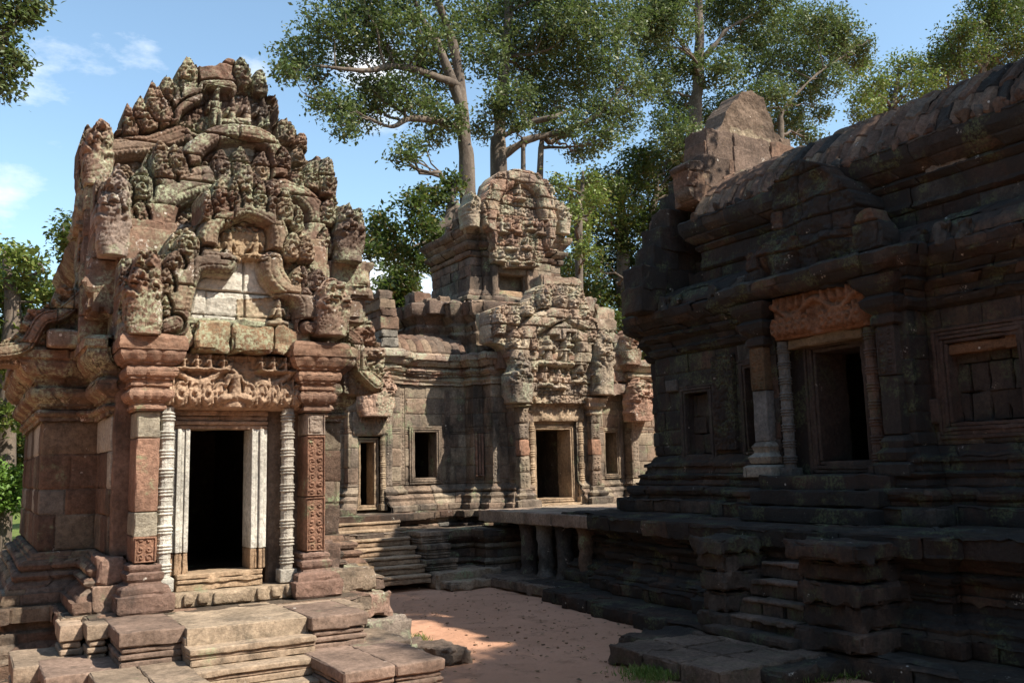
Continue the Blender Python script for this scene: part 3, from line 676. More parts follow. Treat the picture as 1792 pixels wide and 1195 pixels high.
rbox(m, C-1.75, C+1.75, 11.1, 15.1, 3.66, 3.86, rad=.03, pal=RED)
rbox(m, C-1.0, C+1.0, 10.1, 11.2, 3.66, 3.9, rad=.03, pal=RED)
masonry(m, [(C-1.3, 15), (C-1.3, 11.4), (C+1.3, 11.4), (C+1.3, 15)], [(.1, 3.8), (0, 3.9), (0, 4.9), (.12, 5.0), (.2, 5.15), (.1, 5.2)], seed=15, pal=RED, L=(.5, .9), res=.12)
th = np.linspace(0, math.pi, 13); prof = [(C-1.32*math.cos(t), 5.15+1.55*math.sin(t)**.8) for t in th]
for k in range(12):
    for j in range(8):
        y0 = 11.45+j*.45; a, b = prof[k], prof[k+1]
        P = np.array([[[a[0], y0, a[1]], [a[0], y0+.44, a[1]]], [[b[0], y0, b[1]], [b[0], y0+.44, b[1]]]])[::-1]
        m.grid(P, np.zeros_like(P), np.append(pick(RED, rng), 0), 0.0)
m.build('roof', M_LIB, lib)
# stair and its side blocks
st = MB()
zs = [.88, .735, .585, .435, .285, .14]; ys = [8.56, 8.34, 8.14, 7.94, 7.74, 7.54]
rbox(st, 1.72, 2.80, 8.56, 9.95, .70, .88, rad=.012, tint=(.32, .245, .172), rough=.006, res=.05)
rbox(st, 1.3, 3.5, 8.9, 10.0, .3, .872, rad=.012, tint=(.31, .23, .165), rough=.006)
for z, y in zip(zs[1:], ys[1:]):
    rbox(st, 1.70, 2.82, y, y+.5, z-.055, z, rad=.012, tint=(.32, .24, .168), rough=.006, res=.05)
    rbox(st, 1.705, 2.815, y+.022, y+.5, z-.09, z-.056, rad=.008, tint=(.28, .20, .14), rough=.004, res=.05)
    rbox(st, 1.71, 2.81, y+.012, y+.5, z-.15, z-.091, rad=.01, tint=(.30, .222, .155), rough=.005, res=.05)
rbox(st, 1.705, 2.815, 8.575, 9.0, .735, .80, rad=.008, tint=(.35, .26, .185), rough=.004)
st.build('staircase', M_STEP, lib)
def stair_block(name, x0, x1, y0, y1, zt, zb, tint, parent=lib, mat=M_STEP, label=None, lip=.03, tv=1.0):
    h = zt-zb; mb = MB()
    segs = [(0, .42, .0), (.43, .60, lip*.8), (.61, .78, lip*.2), (.79, 1.0, lip*.5)]
    for a, b, ins in segs:
        c = np.array(tint)*(.92+.16*rng.random())
        n = 2 if x1-x0 > .75 else 1
        for i in range(n):
            xa, xb = x0+(x1-x0)*i/n, x0+(x1-x0)*(i+1)/n
            rbox(mb, xa+(ins if i == 0 else .002), xb-(ins if i == n-1 else .002), y0+ins, y1, zt-h*b, zt-h*a, rad=min(.016, h*(b-a)*.4), tint=c, rough=.007, res=.06)
    return mb.build(name, mat, parent, label=label)
PU, PU2 = (.22, .152, .115), (.255, .19, .135)
stair_block('stair_pedestal', 1.18, 1.73, 8.68, 9.7, .885, .575, PU)
stair_block('stair_pedestal', 1.0, 1.19, 9.36, 9.75, .88, .55, PU2)
stair_block('stair_pedestal', .80, 1.01, 9.66, 10.2, .86, .50, (.33, .24, .17))
stair_block('stair_pedestal', 2.80, 3.36, 8.44, 9.4, .885, .575, PU)
stair_block('stair_pedestal', 3.35, 3.52, 9.0, 9.5, .88, .55, PU2)
stair_block('stair_pedestal', 2.70, 3.62, 7.32, 8.5, .60, .36, PU)
stair_block('stair_pedestal', 3.30, 3.76, 8.35, 9.2, .60, .30, PU2)
stair_block('stair_pedestal', .95, 1.72, 7.5, 8.7, .60, .36, PU2)
stair_block('stair_pedestal', .62, 1.25, 8.7, 9.6, .59, .30, PU)
stair_block('stair_pedestal', .42, .90, 9.35, 10.3, .585, .22, PU2)
m = MB()
rbox(m, 1.5, 3.55, 7.75, 9.9, .0, .36, rad=.03, pal=RED); rbox(m, .5, 3.9, 9.0, 10.2, .0, .30, rad=.03, pal=RED); rbox(m, .85, 1.7, 7.9, 9.2, 0, .37, pal=RED)
rbox(m, 2.75, 3.5, 7.45, 8.6, 0, .37, pal=RED)
m.build('stair_foundation', M_STEP, lib)
# worn blocks of the platform on its right side
m = MB()
for (x0, x1, y0, y1, z0, z1, t) in ((3.50, 4.05, 9.95, 10.6, .88, 1.14, PU2), (3.62, 4.16, 9.75, 10.4, .62, .86, (.25, .16, .12)), (3.78, 4.32, 9.55, 10.6, .30, .60, (.24, .19, .15)), (3.86, 4.40, 9.35, 10.2, .0, .28, PU2),
                               (3.95, 4.5, 10.7, 11.6, .30, .72, PU2)):
    rbox(m, x0, x1, y0, y1, z0, z1, rad=.035, res=.06, tint=t, rough=.03)
m.build('platform_block', M_LIB, lib)
for sx in (-1, 1):
    m = MB(); x0, x1 = sorted((C+sx*.95, C+sx*1.31))
    rbox(m, x0, x1, 10.06, 10.62, .886, 1.14, rad=.04, res=.06, tint=(.28, .19, .14), rough=.03); rbox(m, x0+.04, x1-.04, 10.14, 10.62, 1.14, 1.42, rad=.04, res=.06, tint=(.25, .16, .12), rough=.03)
    rbox(m, C+sx*1.05-.09, C+sx*1.05+.09, 10.30, 10.6, 1.40, 3.7, rad=.02, tint=(.22, .14, .10))
    m.build('second_pilaster', M_LIBLOW, lib)
# door frame, sill
W = (.56, .53, .46); OC = (.40, .27, .17)
m = MB()
for sx in (-1, 1):
    xo = C-.10+sx*.325      # inner edge of opening
    for (a, b, y, t) in ((0, .045, 10.06, W), (.047, .085, 10.08, W), (.087, .13, 10.05, W), (.132, .175, 10.09, W)):
        x0, x1 = sorted((xo+sx*a, xo+sx*b))
        rbox(m, x0, x1, y, 10.42, 1.42, 2.70, rad=.008, tint=t, fresh=1, rough=.002, res=.15)
        rbox(m, x0, x1, y+.008, 10.42, 1.20, 1.418, rad=.012, tint=OC, fresh=0, rough=.006, res=.06)
for (a, b, y) in ((0, .04, 10.07), (.042, .085, 10.05), (.087, .14, 10.09), (.142, .20, 10.06)):
    rbox(m, C-.10-.5, C-.10+.5, y, 10.42, 2.70+a, 2.70+b, rad=.01, tint=(.36, .24, .16), rough=.006)
for (a, b, y) in ((0, .05, 10.0), (.052, .09, 9.97), (.092, .16, 9.99)):
    rbox(m, C-.10-.44, C-.10+.44, y, 10.42, 1.20-b, 1.20-a, rad=.01, tint=(.44, .31, .20), rough=.008, res=.05)
m.build('door_frame', M_LIBLOW, lib)
m = MB()
rbox(m, C-.74, C+.74, 9.86, 10.3, .885, 1.035, rad=.015, tint=(.38, .29, .20), rough=.008)
for k in range(9):
    x = C-.60+.15*k; w = .055 if k not in (4,) else .2
    rbox(m, x-w, x+w, 9.82, 9.9, .90, 1.025, rad=.03, tint=(.36, .27, .185), rough=.01, res=.04)
m.build('door_sill', M_LIBLOW, lib)
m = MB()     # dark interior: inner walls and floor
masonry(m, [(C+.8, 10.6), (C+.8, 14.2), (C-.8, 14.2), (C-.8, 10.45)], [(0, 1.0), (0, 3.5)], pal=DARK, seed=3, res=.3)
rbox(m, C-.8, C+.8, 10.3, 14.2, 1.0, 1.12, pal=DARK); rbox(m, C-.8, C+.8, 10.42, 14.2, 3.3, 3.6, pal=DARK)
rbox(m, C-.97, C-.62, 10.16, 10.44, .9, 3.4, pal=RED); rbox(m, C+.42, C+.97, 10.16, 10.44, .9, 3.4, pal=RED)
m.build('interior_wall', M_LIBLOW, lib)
for sx in (-1, 1):
    m = MB(); lathe(m, C-.04+sx*.635, 9.98, 1.05, 2.92, .083, nodes=9, tint=W if sx < 0 else (.40, .36, .30), fresh=.8, seed=5)
    m.build('colonnette', M_LIBLOW, lib)
# pilasters: base, shaft, capital
for sx in (-1, 1):
    m = MB(); x0, x1 = sorted((C+sx*.765, C+sx*.985)); yf = 9.84
    for i, (z0, z1, t, k) in enumerate((((1.36, 1.62, (.265, .145, .095), 'scroll'), (1.62, 1.86, (.33, .29, .22), 'flat'), (1.86, 2.60, (.30, .175, .12), 'flat'), (2.60, 2.87, (.33, .29, .22), 'flat')) if sx < 0 else ((1.36, 1.95, (.265, .145, .095), 'scroll'), (1.95, 2.62, (.275, .15, .098), 'scroll'), (2.62, 2.87, (.36, .28, .22), 'leaf')))):
        rbox(m, x0, x1, yf+.012, 10.42, z0+.003, z1-.003, rad=.012, tint=t, rough=.006)
        carved_panel(m, (x0+.004, yf+.012, z0+.004), FX, FN, x1-x0-.008, z1-z0-.008, k, res=.0085, tint=t, cell=.088, depth=.022, seed=i+(sx > 0)*5, back=.02, frame=.022 if k != 'flat' else 0)
    p = m.build('pilaster', M_LIBLOW, lib)
    m = MB()
    cp = [(x0-.0, 10.42), (x0-.0, yf), (x1+.0, yf), (x1+.0, 10.42)]
    masonry(m, cp, [(.03, 2.87), (.03, 2.89), (.05, 2.891), (.05, 2.92), (.035, 2.93), (.035, 2.96), (.06, 2.961), (.06, 2.985), (.075, 2.99), (.095, 3.02), (.10, 3.05), (.085, 3.075), (.065, 3.08), (.065, 3.12), (.085, 3.121), (.085, 3.145), (.07, 3.15), (.07, 3.19), (.10, 3.191), (.10, 3.215), (.12, 3.23), (.135, 3.27), (.12, 3.30), (.10, 3.301), (.10, 3.34), (.13, 3.341), (.13, 3.37), (.15, 3.38), (.185, 3.44), (.19, 3.48), (.215, 3.481), (.215, 3.60), (.19, 3.64), (0, 3.65)],
            L=(.6, .9), course=.36, res=.014, carve=lambda s, z: np.where((z > 2.985) & (z < 3.08), .016*np.abs(np.sin(s*math.pi/.05)), 0)+np.where((z > 3.215) & (z < 3.3), .014*np.abs(np.sin(s*math.pi/.055)), 0)+np.where((z > 3.37) & (z < 3.48), .02*np.abs(np.sin(s*math.pi/.06)), 0)+np.where((z > 3.49) & (z < 3.60), .024*foliage_carve(s, z, 3, 1.7)-.01, 0), pal=[(.27, .165, .115), (.245, .15, .105), (.30, .18, .12)], rough=.012, seed=20+sx, g=.004, wob=.003)
    m.build('capital', M_LIBLOW, p)
    m = MB()
    masonry(m, cp, [(.14, .885), (.145, 1.05), (.12, 1.06), (.10, 1.15), (.05, 1.16), (.04, 1.18), (.06, 1.21), (.065, 1.26), (.03, 1.28), (.05, 1.31), (.045, 1.34), (0, 1.36)], L=(.9, 1.2), course=.3, res=.03,
            pal=[(.26, .16, .12), (.235, .15, .115)], rough=.012, seed=30+sx, g=.005, wob=.003, carve=lambda s, z: np.where((z > .9) & (z < 1.15), .022*foliage_carve(s*1.3, z*1.5, 4, 1.6), 0))
    m.build('pilaster_base', M_LIBLOW, p)
# lintel
def lintel(name, mat, parent, O, U, N, w, h, tint, res=.0095, figs=True, seed=0, worn=0.0, back=.3):
    ug = np.arange(-w/2, w/2+res*.5, res); vg = np.arange(0, h, res); Ug, Vg = np.meshgrid(ug, vg, indexing='ij'); H = np.zeros(Ug.shape)
    a = np.abs(Ug)/(w/2)
    g = h*(.62+.16*np.cos(a*math.pi*2.0)); q = np.sqrt(np.clip(1-((Vg-g)/(h*.085))**2, 0, 1)); H = np.maximum(H, .07*q)
    if figs:
        H = np.maximum(H, .13*figure(Ug, Vg, 0, h*.10, h*.74, True)); H = np.maximum(H, .10*capsule(Ug, Vg, (0, h*.06), (0, h*.16), h*.22, h*.16))
    for k in range(-5, 6):
        if k == 0: continue
        sg = np.sign(k); u = k*w*.088+sg*w*.012; rr = np.hypot((Ug-u)/(w*.046), (Vg-h*.27)/(h*.22)); th = np.arctan2((Vg-h*.27)/(h*.22), sg*(Ug-u)/(w*.046))
        on = rr < 1; H = np.where(on, np.maximum(H, .035+.065*np.clip(1.15-rr, 0, 1)**.4*(.45+.55*np.clip(.5+.9*np.cos(th-rr*8), 0, 1))), H)      # hanging leaf scrolls
        H = np.maximum(H, .075*capsule(Ug, Vg, (u-sg*w*.036, h*.56), (u-sg*w*.036, h*.10), w*.008, w*.010))
        if figs: H = np.maximum(H, .105*figure(Ug, Vg, u-sg*w*.01, h*.66, h*.30, True))
        else: H = np.maximum(H, .07*capsule(Ug, Vg, (u, h*.72), (u-sg*w*.01, h*.92), w*.03, w*.010))
    H = H+.022*foliage_carve(Ug, Vg, seed, 2.2)*(1-worn)
    if worn: H = H*(1-worn)+worn*.05*fbm(np.stack([Ug*5, Vg*3, Ug*0+seed], -1), 4)
    nz = fbm(np.stack([Ug*2.2, Vg*2.2, np.full_like(Ug, seed+4.)], -1), 3); k = np.clip((nz-.34)*6, 0, 1); H = H*(1-k*.8)-.02*k
    H = H*1.25-.012*np.clip(fbm(np.stack([Ug*9, Vg*9, np.full_like(Ug, seed+6.)], -1), 3), 0, 1)
    e = np.minimum(np.minimum(Ug+w/2, w/2-Ug), np.minimum(Vg, h-Vg)); H = np.where(e < .012, -.02, H)
    T = np.broadcast_to(np.append(np.array(tint), 0), Ug.shape+(4,)).copy()
    T[..., :3] *= (1+.18*fbm(np.stack([Ug*3, Vg*3, np.full_like(Ug, 2.)], -1), 3))[..., None]
    mb = MB(); relief(mb, O, U, N, ug, vg, H, np.ones(Ug.shape, bool), back, T); return mb.build(name, mat, parent, sharp=None)
lintel('lintel', M_ORANGE, lib, (C-.01, 9.96, 2.90), FX, FN, 1.52, .60, (.40, .275, .185))
m = MB()     # heavy architrave blocks over the lintel
for i, (a, b, z0, z1, y) in enumerate(((-.80, -.47, 3.52, 3.80, 9.80), (-.46, -.10, 3.50, 3.84, 9.74), (-.09, .36, 3.50, 3.80, 9.72), (.37, .80, 3.52, 3.78, 9.76))):
    rbox(m, C+a, C+b, y, 10.4, z0, z1, rad=.04, res=.06, tint=((.27, .165, .10), (.30, .19, .11), (.28, .165, .095), (.29, .18, .11))[i], rough=.03)
rbox(m, C-.8, C+.8, 9.83, 10.4, 3.78, 3.86, rad=.025, res=.06, tint=(.22, .2, .14), rough=.02)
m.build('architrave', M_LIB, lib)

# pediments (outlines measured on the photograph at the distance of each slab)
def trace(pts, Y, c, z0): return [(p[0]-c, p[2]-z0) for p in (onY(a, b, Y) for a, b in pts)]
def cr(*pts): return [(70+x*.586, 70+y*.586) for x, y in pts]      # points read from an enlargement of the photograph
def lf(*q): return [(70+a*.586, 70+b*.586, 70+c*.586, 70+d*.586, w*.586) for a, b, c, d, w in q]
def fg(*q): return [(70+a*.586, 70+b*.586, h*.586, st_) for a, b, h, st_ in q]
PALE, OCH = (.47, .44, .37), (.37, .265, .165)
carved_front('pediment', M_LIB, lib, 9.86,
    cr((236, 884), (240, 650), (290, 650), (380, 640), (392, 575), (478, 545), (480, 455), (520, 425), (540, 410), (572, 412), (607, 378), (642, 412), (690, 420), (725, 452), (768, 498), (775, 560), (812, 640), (830, 700), (905, 720), (915, 760), (905, 884)),
    bands=[(cr((505, 650), (500, 590), (530, 545), (575, 520), (610, 512), (650, 522), (692, 548), (705, 590), (704, 650)), 52), (cr((545, 668), (500, 664), (455, 672), (425, 710), (412, 770), (398, 850)), 70), (cr((688, 668), (692, 705), (720, 742), (765, 760), (790, 800), (788, 865)), 62), (cr((398, 850), (330, 868), (250, 872)), 44), (cr((788, 865), (850, 868), (905, 868)), 44)],
    leaves=lf((490, 545, 490, 452, 42), (760, 575, 756, 500, 46), (535, 520, 534, 420, 60), (690, 525, 688, 424, 60), (725, 550, 722, 456, 56), (612, 506, 607, 380, 92), (575, 515, 572, 430, 44), (648, 515, 652, 430, 44),
              (435, 650, 440, 578, 74), (395, 690, 400, 640, 60), (372, 760, 366, 690, 52), (366, 830, 358, 760, 46), (745, 660, 742, 585, 60), (790, 668, 785, 590, 52), (760, 740, 770, 680, 52), (815, 750, 822, 690, 50)),
    figs=fg((562, 662, 80, True), (640, 662, 78, True), (706, 862, 84, True)),
    slabs=[(cr((440, 660), (690, 655), (700, 770), (440, 770)), -.03, PALE, 1, .012), (cr((430, 772), (586, 766), (588, 836), (420, 834)), -.01, (.40, .37, .31), 1, .012), (cr((590, 772), (700, 772), (720, 862), (590, 862)), .0, (.33, .25, .17), .7, .06), (cr((530, 576), (690, 576), (690, 664), (530, 664)), .0, OCH, .9, .05)], seed=1, res=.0088)
carved_front('pediment', M_LIB, lib, 10.55,
    cr((140, 740), (150, 650), (160, 560), (166, 410), (215, 425), (280, 400), (300, 388), (330, 320), (352, 308), (400, 322), (440, 312), (500, 272), (580, 260), (660, 270), (730, 335), (760, 395), (800, 366), (850, 352), (876, 362), (872, 440), (895, 496), (945, 505), (960, 560), (966, 650), (978, 740)),
    bands=[(cr((448, 430), (452, 350), (500, 300), (580, 284), (655, 300), (700, 350), (706, 440)), 50), (cr((345, 600), (350, 520), (380, 470), (440, 440), (492, 428)), 84), (cr((715, 450), (770, 470), (812, 520), (810, 590), (770, 610)), 62), (cr((290, 640), (330, 620), (345, 600)), 60)],
    leaves=lf((375, 440, 350, 310, 66), (418, 410, 395, 322, 52), (306, 480, 298, 388, 60), (250, 480, 245, 415, 50), (205, 500, 200, 425, 50), (295, 570, 292, 490, 50), (760, 440, 775, 380, 56), (800, 450, 812, 366, 56), (846, 470, 850, 356, 56), (850, 560, 850, 480, 56), (895, 590, 897, 500, 46), (935, 640, 944, 505, 60), (890, 660, 888, 590, 50), (840, 650, 842, 570, 56),
              (720, 395, 716, 330, 50), (540, 430, 530, 335, 56), (596, 420, 590, 330, 60), (655, 430, 655, 345, 50), (250, 570, 245, 495, 56)),
    figs=fg((235, 640, 66, True), (780, 690, 60, True)), slabs=[(cr((160, 560), (270, 560), (270, 650), (150, 650)), .08, None, 0, .05), (cr((520, 300), (640, 300), (640, 345), (520, 345)), -.03, (.36, .32, .26), .9, .02), (cr((800, 665), (970, 665), (976, 740), (800, 740)), .10, None, 0, .06)], seed=2, res=.0095)
o3 = [(137, 470), (140, 330), (137, 250), (150, 215), (185, 240), (207, 233), (213, 206), (219, 183), (228, 196), (233, 186), (241, 173), (252, 192), (256, 160), (262, 146), (272, 160), (280, 146), (288, 137), (300, 146), (304, 132), (314, 118), (321, 106), (334, 114), (350, 122), (372, 121), (395, 107), (408, 110), (414, 104), (430, 116), (440, 134), (448, 124), (458, 136), (466, 160), (468, 176), (480, 170), (483, 215), (505, 212), (516, 222), (520, 240), (531, 236), (534, 278), (556, 281), (577, 278), (580, 305), (574, 345), (580, 378), (600, 380), (606, 480)]
carved_front('pediment', M_LIB, lib, 11.25, o3,
    bands=[(cr((372, 250), (385, 205), (420, 175), (470, 158), (520, 152), (560, 155)), 44), (cr((395, 262), (405, 225), (440, 198), (480, 182)), 22), (cr((215, 335), (280, 325), (350, 318), (420, 290)), 56)],
    leaves=lf((235, 285, 232, 235, 40), (268, 290, 260, 194, 48), (322, 275, 292, 176, 58), (366, 250, 328, 130, 66), (398, 190, 372, 113, 52), (440, 155, 430, 60, 62), (612, 145, 588, 62, 56), (655, 170, 650, 94, 48), (680, 270, 688, 165, 56), (735, 315, 718, 240, 66), (776, 345, 770, 282, 46), (760, 380, 765, 330, 50), (800, 440, 820, 360, 56), (850, 450, 860, 362, 52), (250, 440, 248, 380, 60)),
    figs=fg((520, 262, 108, False), (570, 265, 88, True), (615, 262, 92, True), (660, 265, 90, False), (440, 290, 60, True)),
    slabs=[(cr((452, 72), (520, 78), (560, 62), (578, 70), (588, 150), (450, 160)), .10, (.20, .115, .085), .75, .06), (cr((545, 185), (640, 180), (640, 270), (545, 270)), .03, None, 0, .05)], seed=3, res=.0102, back=.55)
m = MB()     # masonry carrying the upper pediments
masonry(m, [(C-1.18, 10.9), (C-1.18, 10.35), (C+1.2, 10.35), (C+1.2, 10.9)], [(0, 3.7), (0, 5.0)], pal=RED, seed=41, res=.12)
masonry(m, [(C-1.45, 11.7), (C-1.45, 11.0), (C+1.5, 11.0), (C+1.5, 11.7)], [(0, 3.7), (0, 5.5)], pal=RED, seed=42, res=.12)
rbox(m, C-1.15, C+1.15, 10.3, 11.2, 3.9, 4.9, pal=RED); rbox(m, C-1.4, C+1.45, 11.0, 11.6, 3.9, 5.6, pal=RED)
m.build('pediment_backing', M_LIB, lib)
def fan(px, py0, py1, Y, wpx, flip, seed, parent, mat=M_LIB, heads=5, back=.3, pal=RED, res=.011):
    a = onY(px, py0, Y); b = onY(px, py1, Y); w = abs(onY(px+wpx/2, py0, Y)[0]-onY(px-wpx/2, py0, Y)[0])
    return naga_fan('naga_finial', mat, parent, (a[0], Y, a[2]), FX, FN, w, b[2]-a[2], flip, seed, heads=heads, back=back, pal=pal, res=res)
LT = [(.33, .25, .20), (.30, .20, .145), (.28, .17, .12)]
fan(250, 588, 432, 9.72, 72, -1, 1, lib, heads=5); fan(577, 590, 482, 9.72, 62, 1, 2, lib, pal=LT)
fan(197, 452, 300, 10.40, 66, -1, 3, lib, heads=5, pal=LT, back=.45); fan(607, 462, 364, 10.42, 52, 1, 4, lib, back=.4)
fan(170, 330, 200, 11.10, 56, -1, 5, lib, heads=4, pal=LT, back=.4); fan(556, 372, 284, 11.12, 56, 1, 6, lib, back=.4)
for (px, y0, y1, Y, w, d) in ((188, 545, 450, 10.45, 72, .6), (165, 400, 330, 11.15, 66, .5), (620, 520, 462, 10.45, 66, .6), (592, 440, 378, 11.15, 40, .5), (622, 560, 520, 10.5, 44, .5)):
    a = onY(px-w/2, y0, Y); b = onY(px+w/2, y1, Y); m = MB()     # bracket stones below the ends of the pediments
    rbox(m, a[0], b[0], Y, Y+d, a[2], b[2], rad=.06, res=.05, pal=RED, rough=.05); m.build('bracket_stone', M_LIB, lib)
# half pediments of the side aisles
hl = trace([(-6, 640), (0, 600), (30, 585), (40, 560), (48, 540), (66, 545), (88, 530), (96, 505), (110, 498), (124, 510), (134, 492), (150, 490), (168, 520), (168, 640)], 11.42, C, 3.45)
pediment('half_pediment', M_LIB, lib, (C, 11.42, 3.45), FX, FN, [(hl[0][0]-.05, .14), (hl[0][0]+.25, .22), (hl[0][0]+.42, .52), (hl[0][0]+.62, .62), (hl[0][0]+.95, .95), (hl[0][0]+1.2, 1.0)], outline=hl, bw=.085, leaf=(.2, .3), res=.011, seed=8, back=.45)
hr = trace([(600, 690), (600, 560), (628, 560), (640, 552), (648, 575), (655, 600), (668, 606), (671, 640), (664, 690)], 11.3, C, 3.1)
pediment('half_pediment', M_LIB, lib, (C, 11.30, 3.1), FX, FN, [(hr[0][0]-.3, 1.0), (hr[0][0]+.12, .8), (hr[0][0]+.2, .45), (hr[0][0]+.4, .25)], outline=hr, bw=.1, leaf=(.2, .3), res=.011, seed=9, back=.45)

# ------------------------------------------------------------------ gate tower in the middle distance
gate = thing('gate_tower', (11.3, 19.0, 0), 'ruined two-tier stone gate tower in the sunlit middle, below the pale-barked trees', 'tower')
gp = [(6.55, 21.5), (6.55, 18.25), (6.72, 18.25), (6.72, 18.0), (7.72, 18.0), (7.72, 18.25), (8.02, 18.25), (8.02, 18.5), (9.72, 18.5), (9.72, 18.1), (9.97, 18.1), (9.97, 17.68), (10.36, 17.68), (10.36, 17.36), (12.62, 17.36), (12.62, 17.68), (13.02, 17.68), (13.02, 18.2),
      (14.02, 18.2), (14.02, 17.9), (14.75, 17.9), (14.75, 18.3), (16.5, 18.3), (16.5, 21.5)]
GP = Path(gp, True)
def sx_at(i, x, x0): return GP.S[i]+abs(x-x0)
d_main = (sx_at(13, 10.86, 10.36), sx_at(13, 12.02, 10.36), 1.3, 3.8)
d_left = (sx_at(3, 6.95, 6.72), sx_at(3, 7.48, 6.72), 1.3, 3.0)
w_left = (sx_at(7, 8.36, 8.02), sx_at(7, 9.08, 8.02), 1.98, 3.14)
w_right = (sx_at(17, 13.36, 13.02), sx_at(17, 13.80, 13.02), 1.95, 3.06)
d_right = (sx_at(21, 15.05, 14.75), sx_at(21, 15.9, 14.75), 1.3, 3.1)
GH = (d_main, d_left, w_left, w_right, d_right)
m = MB()
masonry(m, [(6.3, 22), (6.3, 17.4), (8.3, 17.4), (8.3, 17.0), (9.2, 17.0), (9.2, 16.5), (13.6, 16.5), (13.6, 17.2), (17, 17.2), (17, 22)],
        [(.50, 0), (.50, .20), (.36, .22), (.30, .33), (.33, .40), (.22, .46), (.20, .62), (.26, .68), (.24, .74), (.30, .80), (.36, .86), (.36, 1.02), (-.25, 1.03)], L=(.5, 1.0), course=.2, pal=TAN+DARK, seed=51, rough=.022, wob=.014, closed=True)
masonry(m, gp, [(.52, 1.0), (.52, 1.06), (.42, 1.09), (.46, 1.16), (.55, 1.20), (.56, 1.33), (.0, 1.36)], L=(.5, 1.0), course=.2, pal=TAN+DARK, seed=52, rough=.02, closed=True)
m.build('plinth', M_GATELOW, gate)
m = MB()
masonry(m, gp, [(.26, 1.35), (.26, 1.46), (.20, 1.50), (.14, 1.58), (.16, 1.64), (.08, 1.72), (.09, 1.78), (.02, 1.84), (0, 1.9)], L=(.4, .8), course=.25, pal=TAN, holes=GH, seed=53, rough=.016, closed=True)
m.build('base_moulding', M_GATELOW, gate)
m = MB()
masonry(m, gp, [(0, 1.9), (0, 4.10)], L=(.32, .62), course=.30, pal=TAN, holes=GH, seed=54, fresh=.0, rough=.012, closed=True, res=.11)
m.build('wall', M_GATELOW, gate)
m = MB()
masonry(m, gp, [(0, 4.10), (.05, 4.101), (.05, 4.15), (.09, 4.18), (.09, 4.22), (.04, 4.23), (.04, 4.29), (.08, 4.291), (.08, 4.33), (.14, 4.38), (.15, 4.43), (.09, 4.44), (.09, 4.49), (.14, 4.50), (.21, 4.60), (.22, 4.64), (.25, 4.641), (.25, 4.76), (.20, 4.80), (-.3, 4.82)], L=(.35, .7), course=.2, pal=TAN+RED, seed=55, rough=.024, carve=lambda s, z: np.where((z > 4.34) & (z < 4.43), .025*np.abs(np.sin(s*math.pi/.10)), 0), closed=True)
m.build('cornice', M_GATE, gate)
m = MB()    # roof of the left wing: a course of ribbed stone tiles
masonry(m, [(8.0, 18.6), (9.75, 18.6)], [(.16, 4.80), (.17, 4.86), (.08, 5.02), (-.10, 5.16), (-.45, 5.3)], L=(.17, .19), course=.5, pal=RED, seed=56, g=.016, carve=lambda s, z: .02*np.abs(np.sin(math.pi*s/.18)), rough=.012)
rbox(m, 6.6, 16.4, 18.6, 21.4, 4.6, 4.84, pal=RED); rbox(m, 10.0, 13.0, 17.4, 18.6, 4.4, 4.8, pal=RED); rbox(m, 8.9, 9.8, 19.0, 21, 4.8, 5.28, pal=RED)
m.build('wing_roof', M_RED, gate)
# middle tier
mid = [(8.88, 21.4), (8.88, 19.2), (9.62, 19.2), (9.62, 18.75), (9.95, 18.75), (9.95, 18.3), (12.9, 18.3), (12.9, 18.7), (13.5, 18.7), (13.5, 21.4)]
m = MB()
masonry(m, mid, [(0, 4.8), (.03, 5.0), (0, 5.1), (.06, 5.3), (.02, 5.38), (.10, 5.52), (.05, 5.6), (.20, 5.74), (.25, 5.9), (.26, 6.04), (.12, 6.10), (-.4, 6.14)], L=(.3, .62), course=.24, pal=RED+TAN, seed=57, rough=.035, wob=.025, closed=True)
rbox(m, 9.0, 13.4, 18.8, 21.3, 5.8, 6.12, pal=RED)
for i in range(26):
    k = rng.random(); x = 8.8+4.4*rng.random() if i < 14 else 8.8; y = 18.25+.35*rng.random() if x > 9.8 else 18.9+.6*rng.random()
    s = .14+.16*rng.random(); rbox(m, x, x+s*1.6, y, y+s*1.5, 6.0, 6.08+s*.8*rng.random()+.08, rad=.05, pal=RED+TAN, rough=.05, rot=rng.random()*.5-.25, seed=i)
m.build('middle_tier', M_GATELOW, gate)
# upper tower
up = [(9.98, 20.7), (9.98, 18.62), (10.30, 18.62), (10.30, 18.5), (12.22, 18.5), (12.22, 18.62), (12.58, 18.62), (12.58, 20.7)]
UP = Path(up, True); fd = (UP.S[3]+.42, UP.S[3]+1.10, 6.3, 7.0)
m = MB()
masonry(m, up, [(.20, 6.12), (.20, 6.22), (.10, 6.27), (.05, 6.34), (0, 6.42), (0, 7.20), (.04, 7.24), (.06, 7.32), (.01, 7.36), (.12, 7.46), (.15, 7.54), (.06, 7.58), (.16, 7.70), (.23, 7.80), (.24, 7.90), (-.3, 7.96)], L=(.3, .6), course=.25, pal=TAN+RED, holes=(fd,), seed=58, rough=.025, wob=.015, closed=True)
rbox(m, 10.6, 11.6, 18.75, 18.9, 6.2, 7.1, pal=TAN)
m.build('upper_tower', M_GATELOW, gate)
m = MB()
masonry(m, [(10.1, 20.6), (10.1, 18.75), (12.45, 18.75), (12.45, 20.6)], [(.05, 7.9), (.02, 8.08), (-.12, 8.12), (-.15, 8.34), (-.32, 8.38), (-.36, 8.62), (-.52, 8.66), (-.56, 8.9), (-1.0, 9.0)], L=(.3, .6), course=.24, pal=RED, seed=59, rough=.04, wob=.03, closed=True)
rbox(m, 10.6, 12.0, 19.2, 20.6, 8.6, 8.95, pal=RED, rad=.1)
